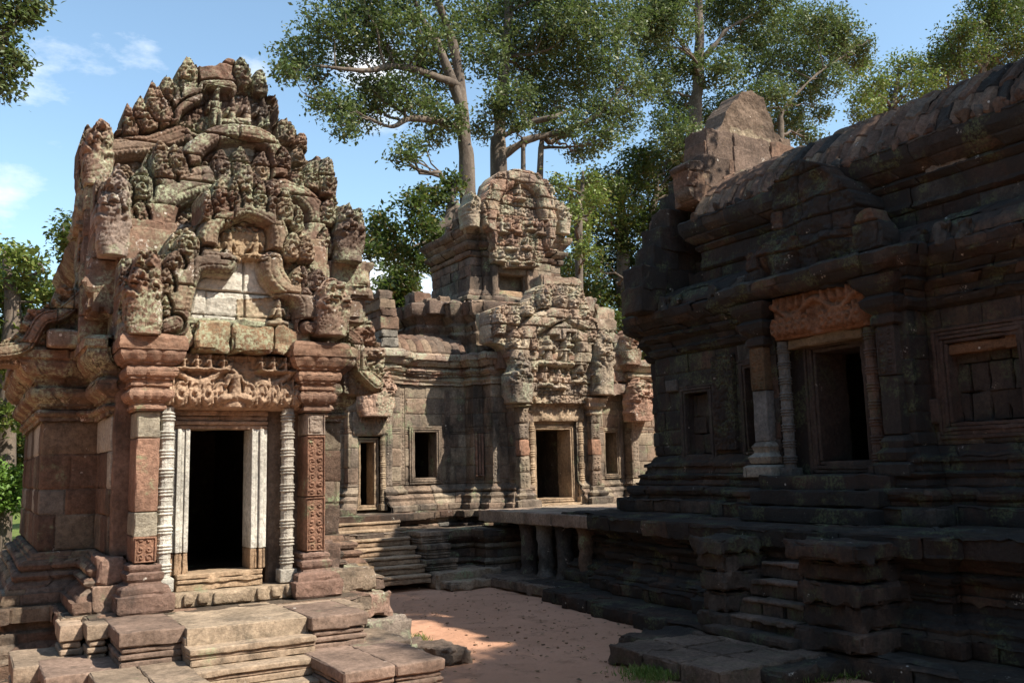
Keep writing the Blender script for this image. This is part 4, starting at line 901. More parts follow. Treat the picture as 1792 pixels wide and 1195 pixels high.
for i in range(8):
    x, y = 10.0+.5*rng.random(), 18.7+1.5*i/8; s = .2+.15*rng.random()
    rbox(m, x, x+s*1.4, y, y+s*1.3, 7.95, 8.1+s*.9, rad=.06, pal=RED, rough=.06, rot=rng.random()*.6, seed=i+70)
m.build('tower_roof', M_RED, gate)
m = MB()
for sx in (-1, 1): rbox(m, 11.02+sx*.42, 11.02+sx*.42+.16*sx if sx > 0 else 11.02-.42+.0, 18.38, 18.7, 6.28, 6.95, pal=TAN) if sx > 0 else rbox(m, 10.44, 10.62, 18.36, 18.7, 6.2, 7.0, pal=TAN, rad=.03)
rbox(m, 10.62, 11.46, 18.42, 18.7, 6.82, 7.0, pal=TAN, rad=.03, rough=.02); rbox(m, 10.64, 11.40, 18.52, 18.7, 6.2, 6.44, pal=[(.36, .24, .15)], rad=.02)
m.build('false_door', M_GATELOW, gate)
zc2 = 6.95
o2 = trace([(886, 468), (884, 462), (868, 456), (862, 430), (858, 408), (846, 398), (840, 372), (842, 352), (851, 332), (855, 316), (868, 303), (892, 299), (918, 301), (936, 305), (950, 312), (962, 333), (970, 352), (972, 372), (966, 400), (964, 424), (958, 442), (948, 466)], 18.2, 11.05, zc2)
def cg(*pts): return [(525+x*.495, 262+y*.495) for x, y in pts]
def lg(*q): return [(525+a*.495, 262+b*.495, 525+c*.495, 262+d*.495, w*.495) for a, b, c, d, w in q]
def gg(*q): return [(525+a*.495, 262+b*.495, h*.495, st_) for a, b, h, st_ in q]
carved_front('pediment', M_GATE, gate, 18.2, [(886, 468), (884, 462), (868, 456), (862, 430), (858, 408), (846, 398), (840, 372), (842, 352), (851, 332), (855, 316), (868, 303), (892, 299), (918, 301), (936, 305), (950, 312), (962, 333), (970, 352), (972, 372), (966, 400), (964, 424), (958, 442), (948, 466)],
    bands=[(cg((660, 330), (672, 240), (665, 190), (700, 130), (745, 100), (800, 100), (850, 150), (870, 215), (885, 290), (890, 330)), 62)],
    leaves=lg((640, 250, 632, 180, 44), (650, 180, 660, 105, 46), (700, 110, 695, 82, 40), (880, 160, 868, 92, 50), (905, 220, 905, 140, 50), (925, 300, 925, 210, 50), (840, 110, 830, 78, 40), (640, 320, 636, 260, 44)),
    figs=gg((772, 185, 72, True), (705, 300, 70, True), (735, 290, 56, True), (815, 290, 60, True), (850, 305, 60, True), (770, 300, 66, True), (745, 360, 70, True), (800, 355, 70, True), (760, 405, 50, True), (810, 405, 50, True), (715, 400, 50, True)),
    pal=TAN+RED[:4]+RED, seed=21, res=.0145, course=.26, blk=.34, boff=.03, erode=.03, back=.5)
zc1 = 3.72
o1 = trace([(906, 706), (899, 690), (897, 640), (884, 606), (860, 598), (857, 560), (858, 541), (884, 531), (926, 527), (938, 503), (952, 496), (1000, 494), (1018, 500), (1034, 545), (1042, 576), (1050, 590), (1062, 600), (1066, 650), (1062, 706)], 17.15, 11.5, zc1)
carved_front('pediment', M_GATE, gate, 17.15, [(906, 706), (899, 690), (897, 640), (884, 606), (860, 598), (857, 560), (858, 541), (884, 531), (926, 527), (938, 503), (952, 496), (1000, 494), (1018, 500), (1034, 545), (1042, 576), (1050, 590), (1062, 600), (1066, 650), (1062, 706)],
    bands=[(cg((740, 830), (775, 720), (790, 670), (830, 620), (900, 590), (960, 600)), 60), (cg((890, 690), (905, 655), (950, 640), (990, 665), (1000, 720), (985, 770)), 56), (cg((960, 600), (1040, 640), (1060, 740), (1065, 830)), 56)],
    leaves=lg((705, 650, 695, 550, 60), (750, 620, 745, 570, 54), (800, 590, 795, 545, 50), (860, 560, 855, 490, 60), (920, 560, 915, 490, 56), (960, 580, 970, 500, 56), (1000, 610, 1000, 550, 50), (760, 700, 750, 640, 56), (830, 720, 825, 640, 56), (1020, 690, 1022, 610, 54), (820, 800, 815, 730, 50), (1035, 800, 1038, 730, 54)),
    figs=gg((870, 770, 130, True), (930, 770, 110, True), (980, 830, 80, True), (860, 840, 84, True), (910, 850, 80, True), (945, 700, 60, True), (820, 850, 70, False)),
    slabs=[(cg((900, 680), (990, 680), (990, 720), (900, 720)), -.05, None, 0, .02), (cg((985, 740), (1050, 740), (1050, 775), (985, 775)), -.16, None, 0, .02), (cg((700, 555), (760, 555), (760, 640), (700, 640)), .06, None, 0, .06), (cg((810, 800), (900, 800), (900, 850), (810, 850)), .02, None, 0, .05)],
    pal=TAN+TAN+RED[3:5], seed=22, res=.015, course=.26, blk=.34, boff=.035, erode=.035, back=.5)
fan(912, 706, 622, 17.02, 40, -1, 11, gate, M_GATE, pal=TAN, res=.016); fan(1056, 692, 570, 17.04, 34, 1, 12, gate, M_GATE, pal=TAN, res=.016)
fan(826, 400, 336, 18.3, 26, -1, 13, gate, M_GATE, heads=3, pal=TAN, res=.016); fan(984, 412, 358, 18.3, 22, 1, 14, gate, M_GATE, heads=3, pal=TAN, res=.016)
fan(1104, 640, 575, 17.75, 30, 1, 15, gate, M_GATE, heads=3, pal=RED, res=.016); fan(1122, 738, 660, 17.7, 40, 1, 16, gate, M_GATE, heads=4, pal=LT, res=.016)
fan(658, 730, 640, 17.85, 64, 1, 17, gate, M_GATE, heads=5, pal=LT, res=.016)
for (px0, px1, y0, y1, Y, d) in ((1040, 1082, 600, 560, 17.9, 1.2), (1042, 1078, 560, 538, 18.1, 1.0), (1076, 1112, 650, 600, 17.9, 1.2), (1066, 1100, 690, 648, 17.9, 1.0), (1020, 1044, 546, 520, 17.9, 1), (855, 885, 600, 545, 17.4, .5), (948, 1018, 505, 486, 17.4, .6)):
    a = onY(px0, y0, Y); b = onY(px1, y1, Y); n = 2 if y0-y1 > 30 else 1
    for k in range(n):      # stacked blocks at the right of the porch
        m = MB(); rbox(m, a[0]+.03*rng.random(), b[0]-.03*rng.random(), Y, Y+d, a[2]+(b[2]-a[2])*k/n, a[2]+(b[2]-a[2])*(k+1)/n-.006, rad=.05, res=.08, pal=TAN+RED, rough=.04); m.build('stacked_block', M_GATE, gate)
m = MB()
for i, (px0, px1, y0, y1) in enumerate(((668, 698, 606, 590), (668, 697, 590, 576), (666, 700, 576, 553), (667, 695, 553, 540), (665, 693, 540, 523), (664, 688, 523, 509))):
    a = onY(px0, y0, 18.3); b = onY(px1, y1, 18.3); rbox(m, a[0], b[0], 18.3, 19.75-.09*i, a[2], b[2]-.008, rad=.035, res=.08, pal=RED if i > 1 else GREY, rough=.03)
rbox(m, 7.35, 8.05, 18.35, 19.9, 4.7, 5.0, pal=RED, rad=.04)
m.build('gable_stump', M_GATELOW, gate)
# porch: frame, colonnettes, pilasters, lintel
def frame(name, x0, x1, z0, z1, y, d, parent, mat, tint, n=3, w=.05, sill=True, step=.018):
    mb = MB()
    for k in range(n):
        o = k*w; yy = y-(0, step, .004, step*.8)[k % 4]; t = np.array(tint)*(.94+.12*rng.random())
        rbox(mb, x0-o-w+.002, x0-o, yy, y+d, z0-(o if sill else 0), z1+o, rad=.01, tint=t, rough=.006, res=.1)
        rbox(mb, x1+o, x1+o+w-.002, yy, y+d, z0-(o if sill else 0), z1+o, rad=.01, tint=t, rough=.006, res=.1)
        rbox(mb, x0-o-w+.003, x1+o+w-.003, yy+.001, y+d, z1+o+.001, z1+o+w-.001, rad=.01, tint=t, rough=.006, res=.1)
        if sill: rbox(mb, x0-o-w+.003, x1+o+w-.003, yy+.001, y+d, z0-o-w+.001, z0-o-.001, rad=.01, tint=t, rough=.006, res=.1)
    return mb.build(name, mat, parent)
FT = (.36, .255, .165)
frame('door_frame', 10.97, 11.90, 1.52, 3.06, 17.46, .55, gate, M_LIBLOW, FT, n=4, w=.045)
m = MB(); rbox(m, 10.75, 12.2, 17.28, 17.9, 1.36, 1.41, tint=(.40, .29, .19), rad=.015); rbox(m, 10.72, 12.25, 17.14, 17.4, 1.30, 1.365, tint=(.38, .28, .19), rad=.02, rough=.02, res=.05); m.build('door_sill', M_LIBLOW, gate)
for x in (10.80, 12.12):
    m = MB(); lathe(m, x, 17.38, 1.40, 3.22, .085, nodes=6, tint=(.40, .29, .19), fresh=0, seed=3, dz=.014, rings=3); m.build('colonnette', M_LIBLOW, gate)
lintel('lintel', M_LIBLOW, gate, (11.45, 17.34, 3.24), FX, FN, 1.58, .52, (.37, .27, .18), res=.016, figs=False, worn=.8, seed=3)
for sx, xc in ((-1, 10.50), (1, 12.44)):
    m = MB()
    for i in range(5):
        z0 = 1.75+i*.36; t = pick(TAN, rng) if i != 2 else (.36, .2, .13)
        rbox(m, xc-.13, xc+.13, 17.18+.02*rng.random(), 17.7, z0, z0+.355, rad=.025, tint=t, rough=.015)
        if i in (1, 4, 0, 3): carved_panel(m, (xc-.11, 17.185, z0+.02), FX, FN, .22, .31, 'scroll', res=.016, tint=t, cell=.11, depth=.025, seed=i, back=.03)
    p = m.build('pilaster', M_GATELOW, gate)
    cp = [(xc-.12, 17.7), (xc-.12, 17.2), (xc+.12, 17.2), (xc+.12, 17.7)]
    m = MB(); masonry(m, cp, [(.03, 3.54), (.06, 3.58), (.03, 3.62), (.12, 3.68), (.06, 3.72), (.14, 3.78), (.16, 3.86), (0, 3.87)] if sx < 0 else [(.03, 3.36), (.06, 3.42), (.03, 3.5), (.12, 3.58), (.10, 3.66), (.16, 3.76), (0, 3.78)], L=(.6, .9), pal=TAN, res=.05, g=.006); m.build('capital', M_GATE, p)
    m = MB(); masonry(m, cp, [(.18, 1.36), (.18, 1.5), (.10, 1.54), (.13, 1.62), (.04, 1.68), (.05, 1.74), (0, 1.77)], L=(.6, .9), pal=TAN, res=.05, g=.006, rough=.02); m.build('pilaster_base', M_GATELOW, p)
frame('window_frame', 8.45, 8.98, 2.05, 3.05, 18.47, .45, gate, M_GATELOW, (.20, .15, .11), n=3, w=.045)
frame('window_frame', 13.42, 13.76, 2.02, 3.02, 18.16, .45, gate, M_GATELOW, (.31, .23, .16), n=3, w=.04)
frame('door_frame', 7.04, 7.34, 1.52, 2.82, 18.10, .45, gate, M_LIBLOW, FT, n=2, w=.05)
frame('door_frame', 15.2, 15.75, 1.5, 2.95, 18.34, .45, gate, M_LIBLOW, FT, n=3, w=.05)
m = MB(); lathe(m, 7.50, 18.02, 1.40, 2.95, .07, nodes=6, tint=(.36, .27, .18), fresh=0, seed=4, dz=.014); m.build('colonnette', M_LIBLOW, gate)
m = MB(); lathe(m, 14.86, 18.2, 1.40, 2.95, .06, nodes=6, tint=(.33, .2, .14), fresh=0, seed=4, dz=.014); m.build('colonnette', M_LIBLOW, gate)
lintel('lintel', M_LIBLOW, gate, (7.22, 18.0, 2.95), FX, FN, .8, .42, (.33, .25, .18), res=.016, figs=False, worn=.7, seed=4)
m = MB()     # carved strips beside the window, at the corners and on the shaded blind window
for (x, y, z0, z1, w, t) in ((8.06, 18.49, 1.9, 4.0, .17, (.25, .19, .14)), (9.2, 18.49, 1.9, 4.0, .14, (.20, .15, .115)), (9.99, 17.67, 1.9, 3.3, .16, (.31, .25, .19)), (13.06, 18.19, 1.9, 3.6, .16, (.29, .22, .16)), (13.86, 18.19, 1.9, 3.6, .14, (.28, .21, .16)), (7.56, 17.99, 1.9, 3.4, .14, (.27, .21, .16)), (14.05, 17.89, 1.9, 3.4, .2, (.3, .23, .17))):
    m = MB(); carved_panel(m, (x, y, z0), FX, FN, w, z1-z0, 'scroll', res=.016, tint=t, cell=w/2, depth=.02, back=.03, seed=3); m.build('carved_strip', M_GATELOW, gate)
for k in range(3):
    m = MB(); lathe(m, 9.76+.075*k, 18.04, 2.05, 3.0, .035, nodes=5, tint=(.26, .15, .105), fresh=0, dz=.02, base=.03); m.build('baluster', M_GATELOW, gate)
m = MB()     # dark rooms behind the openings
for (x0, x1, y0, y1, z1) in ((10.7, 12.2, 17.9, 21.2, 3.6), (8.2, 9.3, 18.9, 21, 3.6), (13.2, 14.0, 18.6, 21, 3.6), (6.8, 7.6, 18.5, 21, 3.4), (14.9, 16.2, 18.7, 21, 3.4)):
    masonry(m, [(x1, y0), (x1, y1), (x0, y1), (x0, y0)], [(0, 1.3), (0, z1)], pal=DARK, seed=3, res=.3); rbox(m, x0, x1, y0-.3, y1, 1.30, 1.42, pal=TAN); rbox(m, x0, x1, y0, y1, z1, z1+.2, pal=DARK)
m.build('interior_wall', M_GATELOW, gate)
# steps and side block of the left door
m = MB()
for k, (z, y) in enumerate(((1.22, 17.35), (1.08, 17.1), (.92, 16.85), (.76, 16.6), (.60, 16.38), (.44, 16.16), (.28, 15.94))):
    rbox(m, 6.2, 7.62, y, y+1.0, z-.06, z, tint=(.35, .25, .165), rad=.02, rough=.012); rbox(m, 6.22, 7.61, y+.03, y+1.0, z-.16, z-.062, tint=(.32, .225, .15), rad=.02, rough=.012)
m.build('staircase', M_STEP, gate)
for args in ((7.62, 8.25, 16.45, 17.4, 1.02, .80), (7.66, 8.22, 16.30, 17.3, .79, .52), (7.60, 8.32, 16.2, 17.2, .51, .30)):
    stair_block('stair_pedestal', *args, (.27, .20, .145), parent=gate, mat=M_GATELOW)
m = MB(); rbox(m, 7.62, 9.05, 15.75, 16.9, .0, .30, rad=.04, tint=(.27, .20, .14), rough=.03, res=.08); rbox(m, 7.7, 9.35, 15.35, 16.6, .0, .16, rad=.04, tint=(.29, .21, .145), rough=.03, res=.08)
m.build('lower_step', M_GATELOW, gate)

# ------------------------------------------------------------------ long hall on the right
hall = thing('stone_hall', (11.5, 8.0, 0), 'long black-stained stone hall in shade along the right edge, orange lintel over its door', 'hall')
HU, HN = (0, -1, 0), (-1, 0, 0)
hp = [(12.6, 12.35), (10.22, 12.35), (10.22, 9.62), (9.86, 9.62), (9.86, 7.02), (10.22, 7.02), (10.22, -5.0), (12.6, -5.0)]
hp = [(12.9, 12.9), (10.62, 12.9), (10.62, 12.3), (10.22, 12.3)]+hp[2:]
HP = Path(hp)
def hs(i, y, y0): return HP.S[i]+abs(y-y0)
iA, iD, iB = 3, 5, 7
h_w1 = (hs(iA, 11.60, 12.3), hs(iA, 10.95, 12.3), 2.30, 3.42)
h_f1 = (hs(iA, 10.22, 12.3), hs(iA, 9.66, 12.3), 2.36, 3.72)
h_d = (hs(iD, 9.2, 9.62), hs(iD, 7.42, 9.62), 1.9, 4.5)
h_w2 = (hs(iB, 6.86, 7.02), hs(iB, 5.78, 7.02), 2.52, 3.72)
h_w3 = (hs(iB, 4.2, 7.02), hs(iB, 3.1, 7.02), 2.52, 3.72)
HH = (h_w1, h_f1, h_d, h_w2, h_w3)
m = MB()     # terrace under the hall
tp = [(15, 13.6), (9.6, 13.6), (9.6, 12.3), (9.25, 12.3), (9.25, 11.5), (9.1, 11.5), (9.1, 10.5), (8.95, 10.5), (8.95, 9.3), (8.82, 9.3), (8.82, 6.1), (9.0, 6.1), (9.0, 5.0), (9.2, 5.0), (9.2, -5), (15, -5)]
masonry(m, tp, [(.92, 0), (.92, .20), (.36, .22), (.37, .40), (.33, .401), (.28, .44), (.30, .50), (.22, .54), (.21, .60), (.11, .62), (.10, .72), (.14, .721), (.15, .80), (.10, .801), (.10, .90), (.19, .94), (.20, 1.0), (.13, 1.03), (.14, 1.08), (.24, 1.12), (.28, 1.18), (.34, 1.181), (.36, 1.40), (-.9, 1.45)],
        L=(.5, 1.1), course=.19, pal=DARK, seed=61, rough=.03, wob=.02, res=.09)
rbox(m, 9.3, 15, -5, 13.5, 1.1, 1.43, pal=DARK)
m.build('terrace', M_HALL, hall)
m = MB()
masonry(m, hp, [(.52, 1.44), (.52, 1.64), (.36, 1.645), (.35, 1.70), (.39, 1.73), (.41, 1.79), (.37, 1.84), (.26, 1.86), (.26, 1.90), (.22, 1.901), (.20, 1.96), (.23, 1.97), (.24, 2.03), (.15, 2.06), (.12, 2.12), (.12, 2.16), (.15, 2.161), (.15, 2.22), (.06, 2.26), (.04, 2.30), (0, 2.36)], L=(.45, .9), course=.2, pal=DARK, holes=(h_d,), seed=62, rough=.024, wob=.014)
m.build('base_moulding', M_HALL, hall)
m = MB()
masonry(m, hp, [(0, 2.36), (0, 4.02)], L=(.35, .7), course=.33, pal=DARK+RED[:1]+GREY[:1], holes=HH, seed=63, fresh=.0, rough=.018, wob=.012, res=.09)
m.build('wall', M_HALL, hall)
m = MB()
masonry(m, hp, [(0, 4.02), (.06, 4.06), (.10, 4.14), (.04, 4.18), (.08, 4.26), (.20, 4.36), (.14, 4.42), (.26, 4.52), (.36, 4.62), (.38, 4.74), (.30, 4.80)], L=(.35, .75), course=.2, pal=DARK, holes=(h_d,), seed=64, rough=.03, wob=.018)
m.build('cornice', M_HALL, hall)
m = MB()     # half vault over the lower walls
masonry(m, [(12.9, 12.9), (10.62, 12.9), (10.62, 12.3), (10.22, 12.3), (10.22, -5)], [(.32, 4.80), (.26, 4.92), (.12, 5.06), (-.06, 5.16), (-.26, 5.22)], L=(.5, 1.0), course=.3, pal=DARK, seed=65, rough=.02, carve=None)
m.build('lower_roof', M_HALL, hall)
upp = [(12.9, 11.25), (10.48, 11.25), (10.48, -5.0)]
m = MB()
masonry(m, upp, [(0, 5.05), (0, 5.40), (.05, 5.46), (.02, 5.52), (.03, 5.72), (.10, 5.80), (.06, 5.86), (.20, 5.98), (.27, 6.10), (.28, 6.24), (.2, 6.28)], L=(.4, .9), course=.22, pal=DARK, seed=66, rough=.024, wob=.014)
m.build('clerestory', M_HALL, hall)
m = MB()     # ribbed upper vault
masonry(m, [(10.48, 11.2), (10.48, -5)], [(.22, 6.27), (.16, 6.44), (.02, 6.64), (-.18, 6.84), (-.42, 7.02), (-.68, 7.14), (-.95, 7.20)], L=(.20, .29), course=.42, pal=RED+DARK[:2], seed=67, g=.03, rough=.018, wob=.02, res=.05,
        carve=lambda s, z: .06*np.abs(np.sin(math.pi*s/.24))-.03)
masonry(m, [(12.4, -5), (12.4, 11.2)], [(.22, 6.27), (.16, 6.44), (.02, 6.64), (-.18, 6.84), (-.42, 7.02), (-.68, 7.14), (-.98, 7.195)], L=(.5, .6), course=.62, pal=DARK, seed=68, res=.2)
m.build('upper_roof', M_HALLROOF, hall)
m = MB()
y = 11.1
while y > 4.0:
    if rng.random() < .9:
        m = MB(); rbox(m, 10.20, 10.38, y-.09, y+.08, 6.20, 6.36+.05*rng.random(), rad=.075, res=.05, pal=DARK+RED[:1], rough=.035, seed=int(y*100)); m.build('eave_tile', M_HALLROOF, hall)
    y -= .24
m = MB(); y = 12.2
while y > 3.5:
    if not 7.0 < y < 9.65 and rng.random() < .8:
        m = MB(); rbox(m, 9.84, 10.02, y-.12, y+.10, 4.74, 4.92+.12*rng.random(), rad=.07, res=.05, pal=DARK, rough=.05, seed=int(y*100)+5); m.build('antefix', M_HALL, hall)
    y -= .30
# gable slab standing above the vault, its plain back towards us
gb = MB(); gr_ = np.random.default_rng(12)
for k, (px0, px1, y0, y1) in enumerate(((1220, 1398, 352, 326), (1232, 1398, 326, 303), (1237, 1396, 303, 279), (1239, 1391, 279, 257))):
    a = onY(px0, y0, 11.1); b = onY(px1, y1, 11.1); n = 3; cut = [0]+sorted(.33*(i+1)+.14*(gr_.random()-.5) for i in range(n-1))+[1]
    for i in range(n):
        xa, xb = a[0]+(b[0]-a[0])*cut[i], a[0]+(b[0]-a[0])*cut[i+1]; rbox(gb, xa+.004, xb-.004, 11.08+.05*gr_.random(), 11.68, a[2]+.004, b[2]-.004, rad=.022, res=.05, tint=pick(RED, gr_, .38), rough=.018, seed=k*5+i)
def upright(mb, pts, Y, back, seed, pal, amp):
    g = np.array([(p[0], p[2]) for p in (onY(a, b, Y) for a, b in pts)])
    ug = np.arange(g[:, 0].min()-.05, g[:, 0].max()+.06, .014); vg = np.arange(g[:, 1].min()-.02, g[:, 1].max()+.05, .014); Ug, Vg = np.meshgrid(ug, vg, indexing='ij')
    H = amp*fbm(np.stack([Ug*4, Vg*4, np.full_like(Ug, seed)], -1), 5); T = np.broadcast_to(np.append(pick(pal, gr_), 0), Ug.shape+(4,)).copy()
    pale = (Vg-g[:, 1].min() < .42+.15*fbm(np.stack([Ug*3, Vg*3, Ug*0+4], -1), 4)) & (Vg-g[:, 1].min() > .06) & (np.abs(Ug-g[:, 0].mean()) < .5); T[pale] = (.37, .29, .20, 0)
    relief(mb, (0, Y, 0), FX, FN, ug, vg, H, poly_mask(Ug, Vg, g), back, T)
upright(gb, [(1252, 257), (1256, 226), (1264, 218), (1270, 194), (1282, 176), (1290, 174), (1296, 161), (1316, 158), (1322, 165), (1336, 171), (1343, 190), (1352, 205), (1356, 230), (1364, 236), (1370, 257)], 11.12, .5, 3, RED, .05)
a = onY(1366, 257, 11.12); b = onY(1386, 243, 11.12); rbox(gb, a[0], b[0], 11.12, 11.6, a[2], b[2], rad=.03, res=.05, pal=RED, rough=.03)
gb.build('gable', M_RED, hall)
def fin(name, pts, Y, X=None, back=.3, seed=0, mat=M_HALL, pal=DARK, res=.014, amp=.06):
    """rough upright stone: an eroded finial or the stump of a fronton"""
    if X is None: g = np.array([(p[0], p[2]) for p in (onY(a, b, Y) for a, b in pts)]); O, U, N = (0, Y, 0), FX, FN
    else: g = np.array([(-p[1], p[2]) for p in (onX(a, b, X) for a, b in pts)]); O, U, N = (X, 0, 0), HU, HN
    ug = np.arange(g[:, 0].min()-.05, g[:, 0].max()+.06, res); vg = np.arange(g[:, 1].min()-.02, g[:, 1].max()+.05, res); Ug, Vg = np.meshgrid(ug, vg, indexing='ij')
    q = np.stack([Ug*3.5, Vg*3.5, np.full_like(Ug, seed)], -1); H = amp*fbm(q, 5)+.03*foliage_carve(Ug, Vg, seed)
    idx, dj = blocks2d(Ug, Vg, .34, .5, seed); H = H-np.where(dj < .012, .05, 0)
    w = .03*fbm(np.stack([Ug*7, Vg*7, np.full_like(Ug, seed+.5)], -1), 3)
    mk = poly_mask(Ug+w, Vg+w, g)
    T = stone_tint(idx, pal, seed); mb = MB(); relief(mb, O, U, N, ug, vg, H, mk, back, T); return mb.build(name, mat, hall, sharp=None)
fin('acroterion', [(1216, 352), (1206, 340), (1200, 300), (1192, 290), (1204, 280), (1222, 282), (1240, 300), (1246, 312), (1238, 335), (1230, 360)], 11.12, back=.35, seed=1, mat=M_HALLROOF, pal=RED)
fin('acroterion', [(1166, 400), (1168, 378), (1186, 352), (1196, 346), (1202, 365), (1200, 400)], 12.0, back=.5, seed=2, mat=M_HALLROOF, pal=RED)
m = MB()    # lower vault of the hall's end porch
for k, (y0, y1, h) in enumerate(((11.25, 12.1, 6.0), (12.1, 12.9, 5.5))):
    for j in range(5): rbox(m, 10.25+.2*j+.3*k, 12.8-.1*j, y0, y1, 4.7+(h-4.7)*j/5-(.3 if j == 0 else 0), 4.7+(h-4.7)*(j+1)/5, rad=.05, pal=DARK, rough=.04, seed=j+9*k)
for k, (px, y0, y1) in enumerate(((1122, 545, 505), (1126, 505, 470), (1146, 470, 436), (1158, 436, 404), (1172, 404, 374), (1188, 374, 346), (1202, 346, 322))):
    a = onY(px, y0, 11.75+.05*rng.random()); b = onY(px+60, y1, 11.8)
    rbox(m, a[0], a[0]+.55, a[1], 12.3, a[2], b[2]-.005, rad=.03, res=.06, pal=DARK, rough=.02, seed=k+3); rbox(m, a[0]+.556, 12.4, a[1]+.04, 12.3, a[2], b[2]-.005, rad=.03, res=.09, pal=DARK, rough=.02, seed=k+30)
m.build('end_roof', M_HALL, hall)
fin('acroterion', [(1118, 560), (1116, 500), (1112, 470), (1122, 462), (1142, 470), (1146, 520), (1140, 560)], 12.6, back=.4, seed=3)
fin('acroterion', [(1150, 500), (1140, 450), (1146, 430), (1172, 426), (1186, 470), (1190, 500)], 12.1, back=.4, seed=4)
fin('pediment', [(1342, 430), (1352, 400), (1352, 350), (1352, 322), (1364, 312), (1378, 296), (1390, 282), (1402, 274), (1412, 284), (1432, 284), (1444, 298), (1456, 306), (1470, 312), (1478, 330), (1490, 338), (1496, 352), (1490, 380), (1492, 430)], None, X=9.84, back=.9, seed=5, pal=DARK+RED[:2], amp=.14)
fin('antefix_stone', [(1302, 500), (1304, 446), (1312, 440), (1330, 442), (1332, 500)], None, X=9.66, back=.3, seed=6)
fin('antefix_stone', [(1490, 470), (1492, 400), (1502, 372), (1524, 362), (1532, 378), (1546, 400), (1552, 470)], None, X=9.66, back=.3, seed=7, pal=DARK+RED[:1])
fin('pediment_base', [(1336, 520), (1330, 440), (1352, 420), (1495, 395), (1500, 480), (1494, 500)], None, X=9.74, back=.6, seed=8, amp=.2)
m = MB(); fb = onX(1619, 305, 10.42); carved_panel(m, (10.42, fb[1], fb[2]), HU, HN, .56, .27, 'scroll', res=.014, tint=(.33, .28, .23), cell=.11, depth=.02, back=.1, fresh=1, seed=2)
m.build('frieze_block', M_HALL, hall, label='pale replaced frieze block')
# door porch
def hframe(name, y0, y1, z0, z1, x, d, tint, n=3, w=.05, sill=True, mat=M_HALL):
    mb = MB()
    for k in range(n):
        o = k*w; xx = x-(0, .018, .004, .015)[k % 4]; t = np.array(tint)*(.92+.16*rng.random())
        for (a, b) in ((y0-o-w+.002, y0-o), (y1+o, y1+o+w-.002)): rbox(mb, xx, x+d, a, b, z0-(o if sill else 0), z1+o, rad=.01, tint=t, rough=.008, res=.1, fresh=.5)
        rbox(mb, xx+.001, x+d, y0-o-w+.003, y1+o+w-.003, z1+o+.001, z1+o+w-.001, rad=.01, tint=t, rough=.008, res=.1, fresh=.5)
        if sill: rbox(mb, xx+.001, x+d, y0-o-w+.003, y1+o+w-.003, z0-o-w+.001, z0-o-.001, rad=.01, tint=t, rough=.008, res=.1, fresh=.3)
    return mb.build(name, mat, hall)
hframe('door_frame', 7.86, 8.60, 2.20, 3.68, 10.0, .62, (.13, .09, .07), n=4, w=.055)
for yc, t, f in ((9.04, (.25, .235, .21), .8), (7.58, (.24, .16, .12), .3)):
    m = MB(); lathe(m, 9.86, yc, 1.98, 3.88, .10, nodes=8, tint=t, fresh=f, dz=.011); m.build('colonnette', M_HALL, hall)
lintel('lintel', M_ORANGE, hall, (9.80, 8.34, 3.90), HU, HN, 1.56, .62, (.235, .12, .068), res=.0125, figs=False, seed=6)
m = MB(); rbox(m, 9.84, 10.3, 7.7, 8.95, 3.76, 3.9, tint=(.17, .12, .07), rough=.02); m.build('lintel_beam', M_ORANGE, hall)
for yc in (9.42, 7.26):
    m = MB()
    rbox(m, 9.72, 10.2, yc-.13, yc+.13, 2.5, 3.22, rad=.012, tint=(.29, .275, .25) if yc > 8 else (.1, .075, .06), fresh=.9 if yc > 8 else 0, rough=.004)
    carved_panel(m, (9.72, yc+.128, 3.225), HU, HN, .256, .62, 'scroll', res=.0125, tint=(.28, .17, .09) if yc > 8 else (.11, .08, .065), cell=.12, depth=.025, back=.4, fresh=.6, seed=1)
    p = m.build('pilaster', M_HALL, hall)
    cp = [(10.2, yc+.12), (9.74, yc+.12), (9.74, yc-.12), (10.2, yc-.12)]
    m = MB(); masonry(m, cp, [(.02, 3.85), (.06, 3.88), (.06, 3.95), (.03, 4.0), (.12, 4.08), (.15, 4.18), (.08, 4.24), (.18, 4.34), (.22, 4.46), (0, 4.5)], L=(.5, .8), pal=DARK+[(.24, .15, .1)], res=.04, g=.006, rough=.02); m.build('capital', M_HALL, p)
    m = MB(); masonry(m, cp, [(.15, 2.0), (.15, 2.14), (.08, 2.18), (.11, 2.28), (.04, 2.34), (.06, 2.42), (0, 2.5)], L=(.5, .8), pal=GREY if yc > 8 else DARK, res=.04, g=.006, rough=.01, fresh=.9 if yc > 8 else 0); m.build('pilaster_base', M_HALL, p)
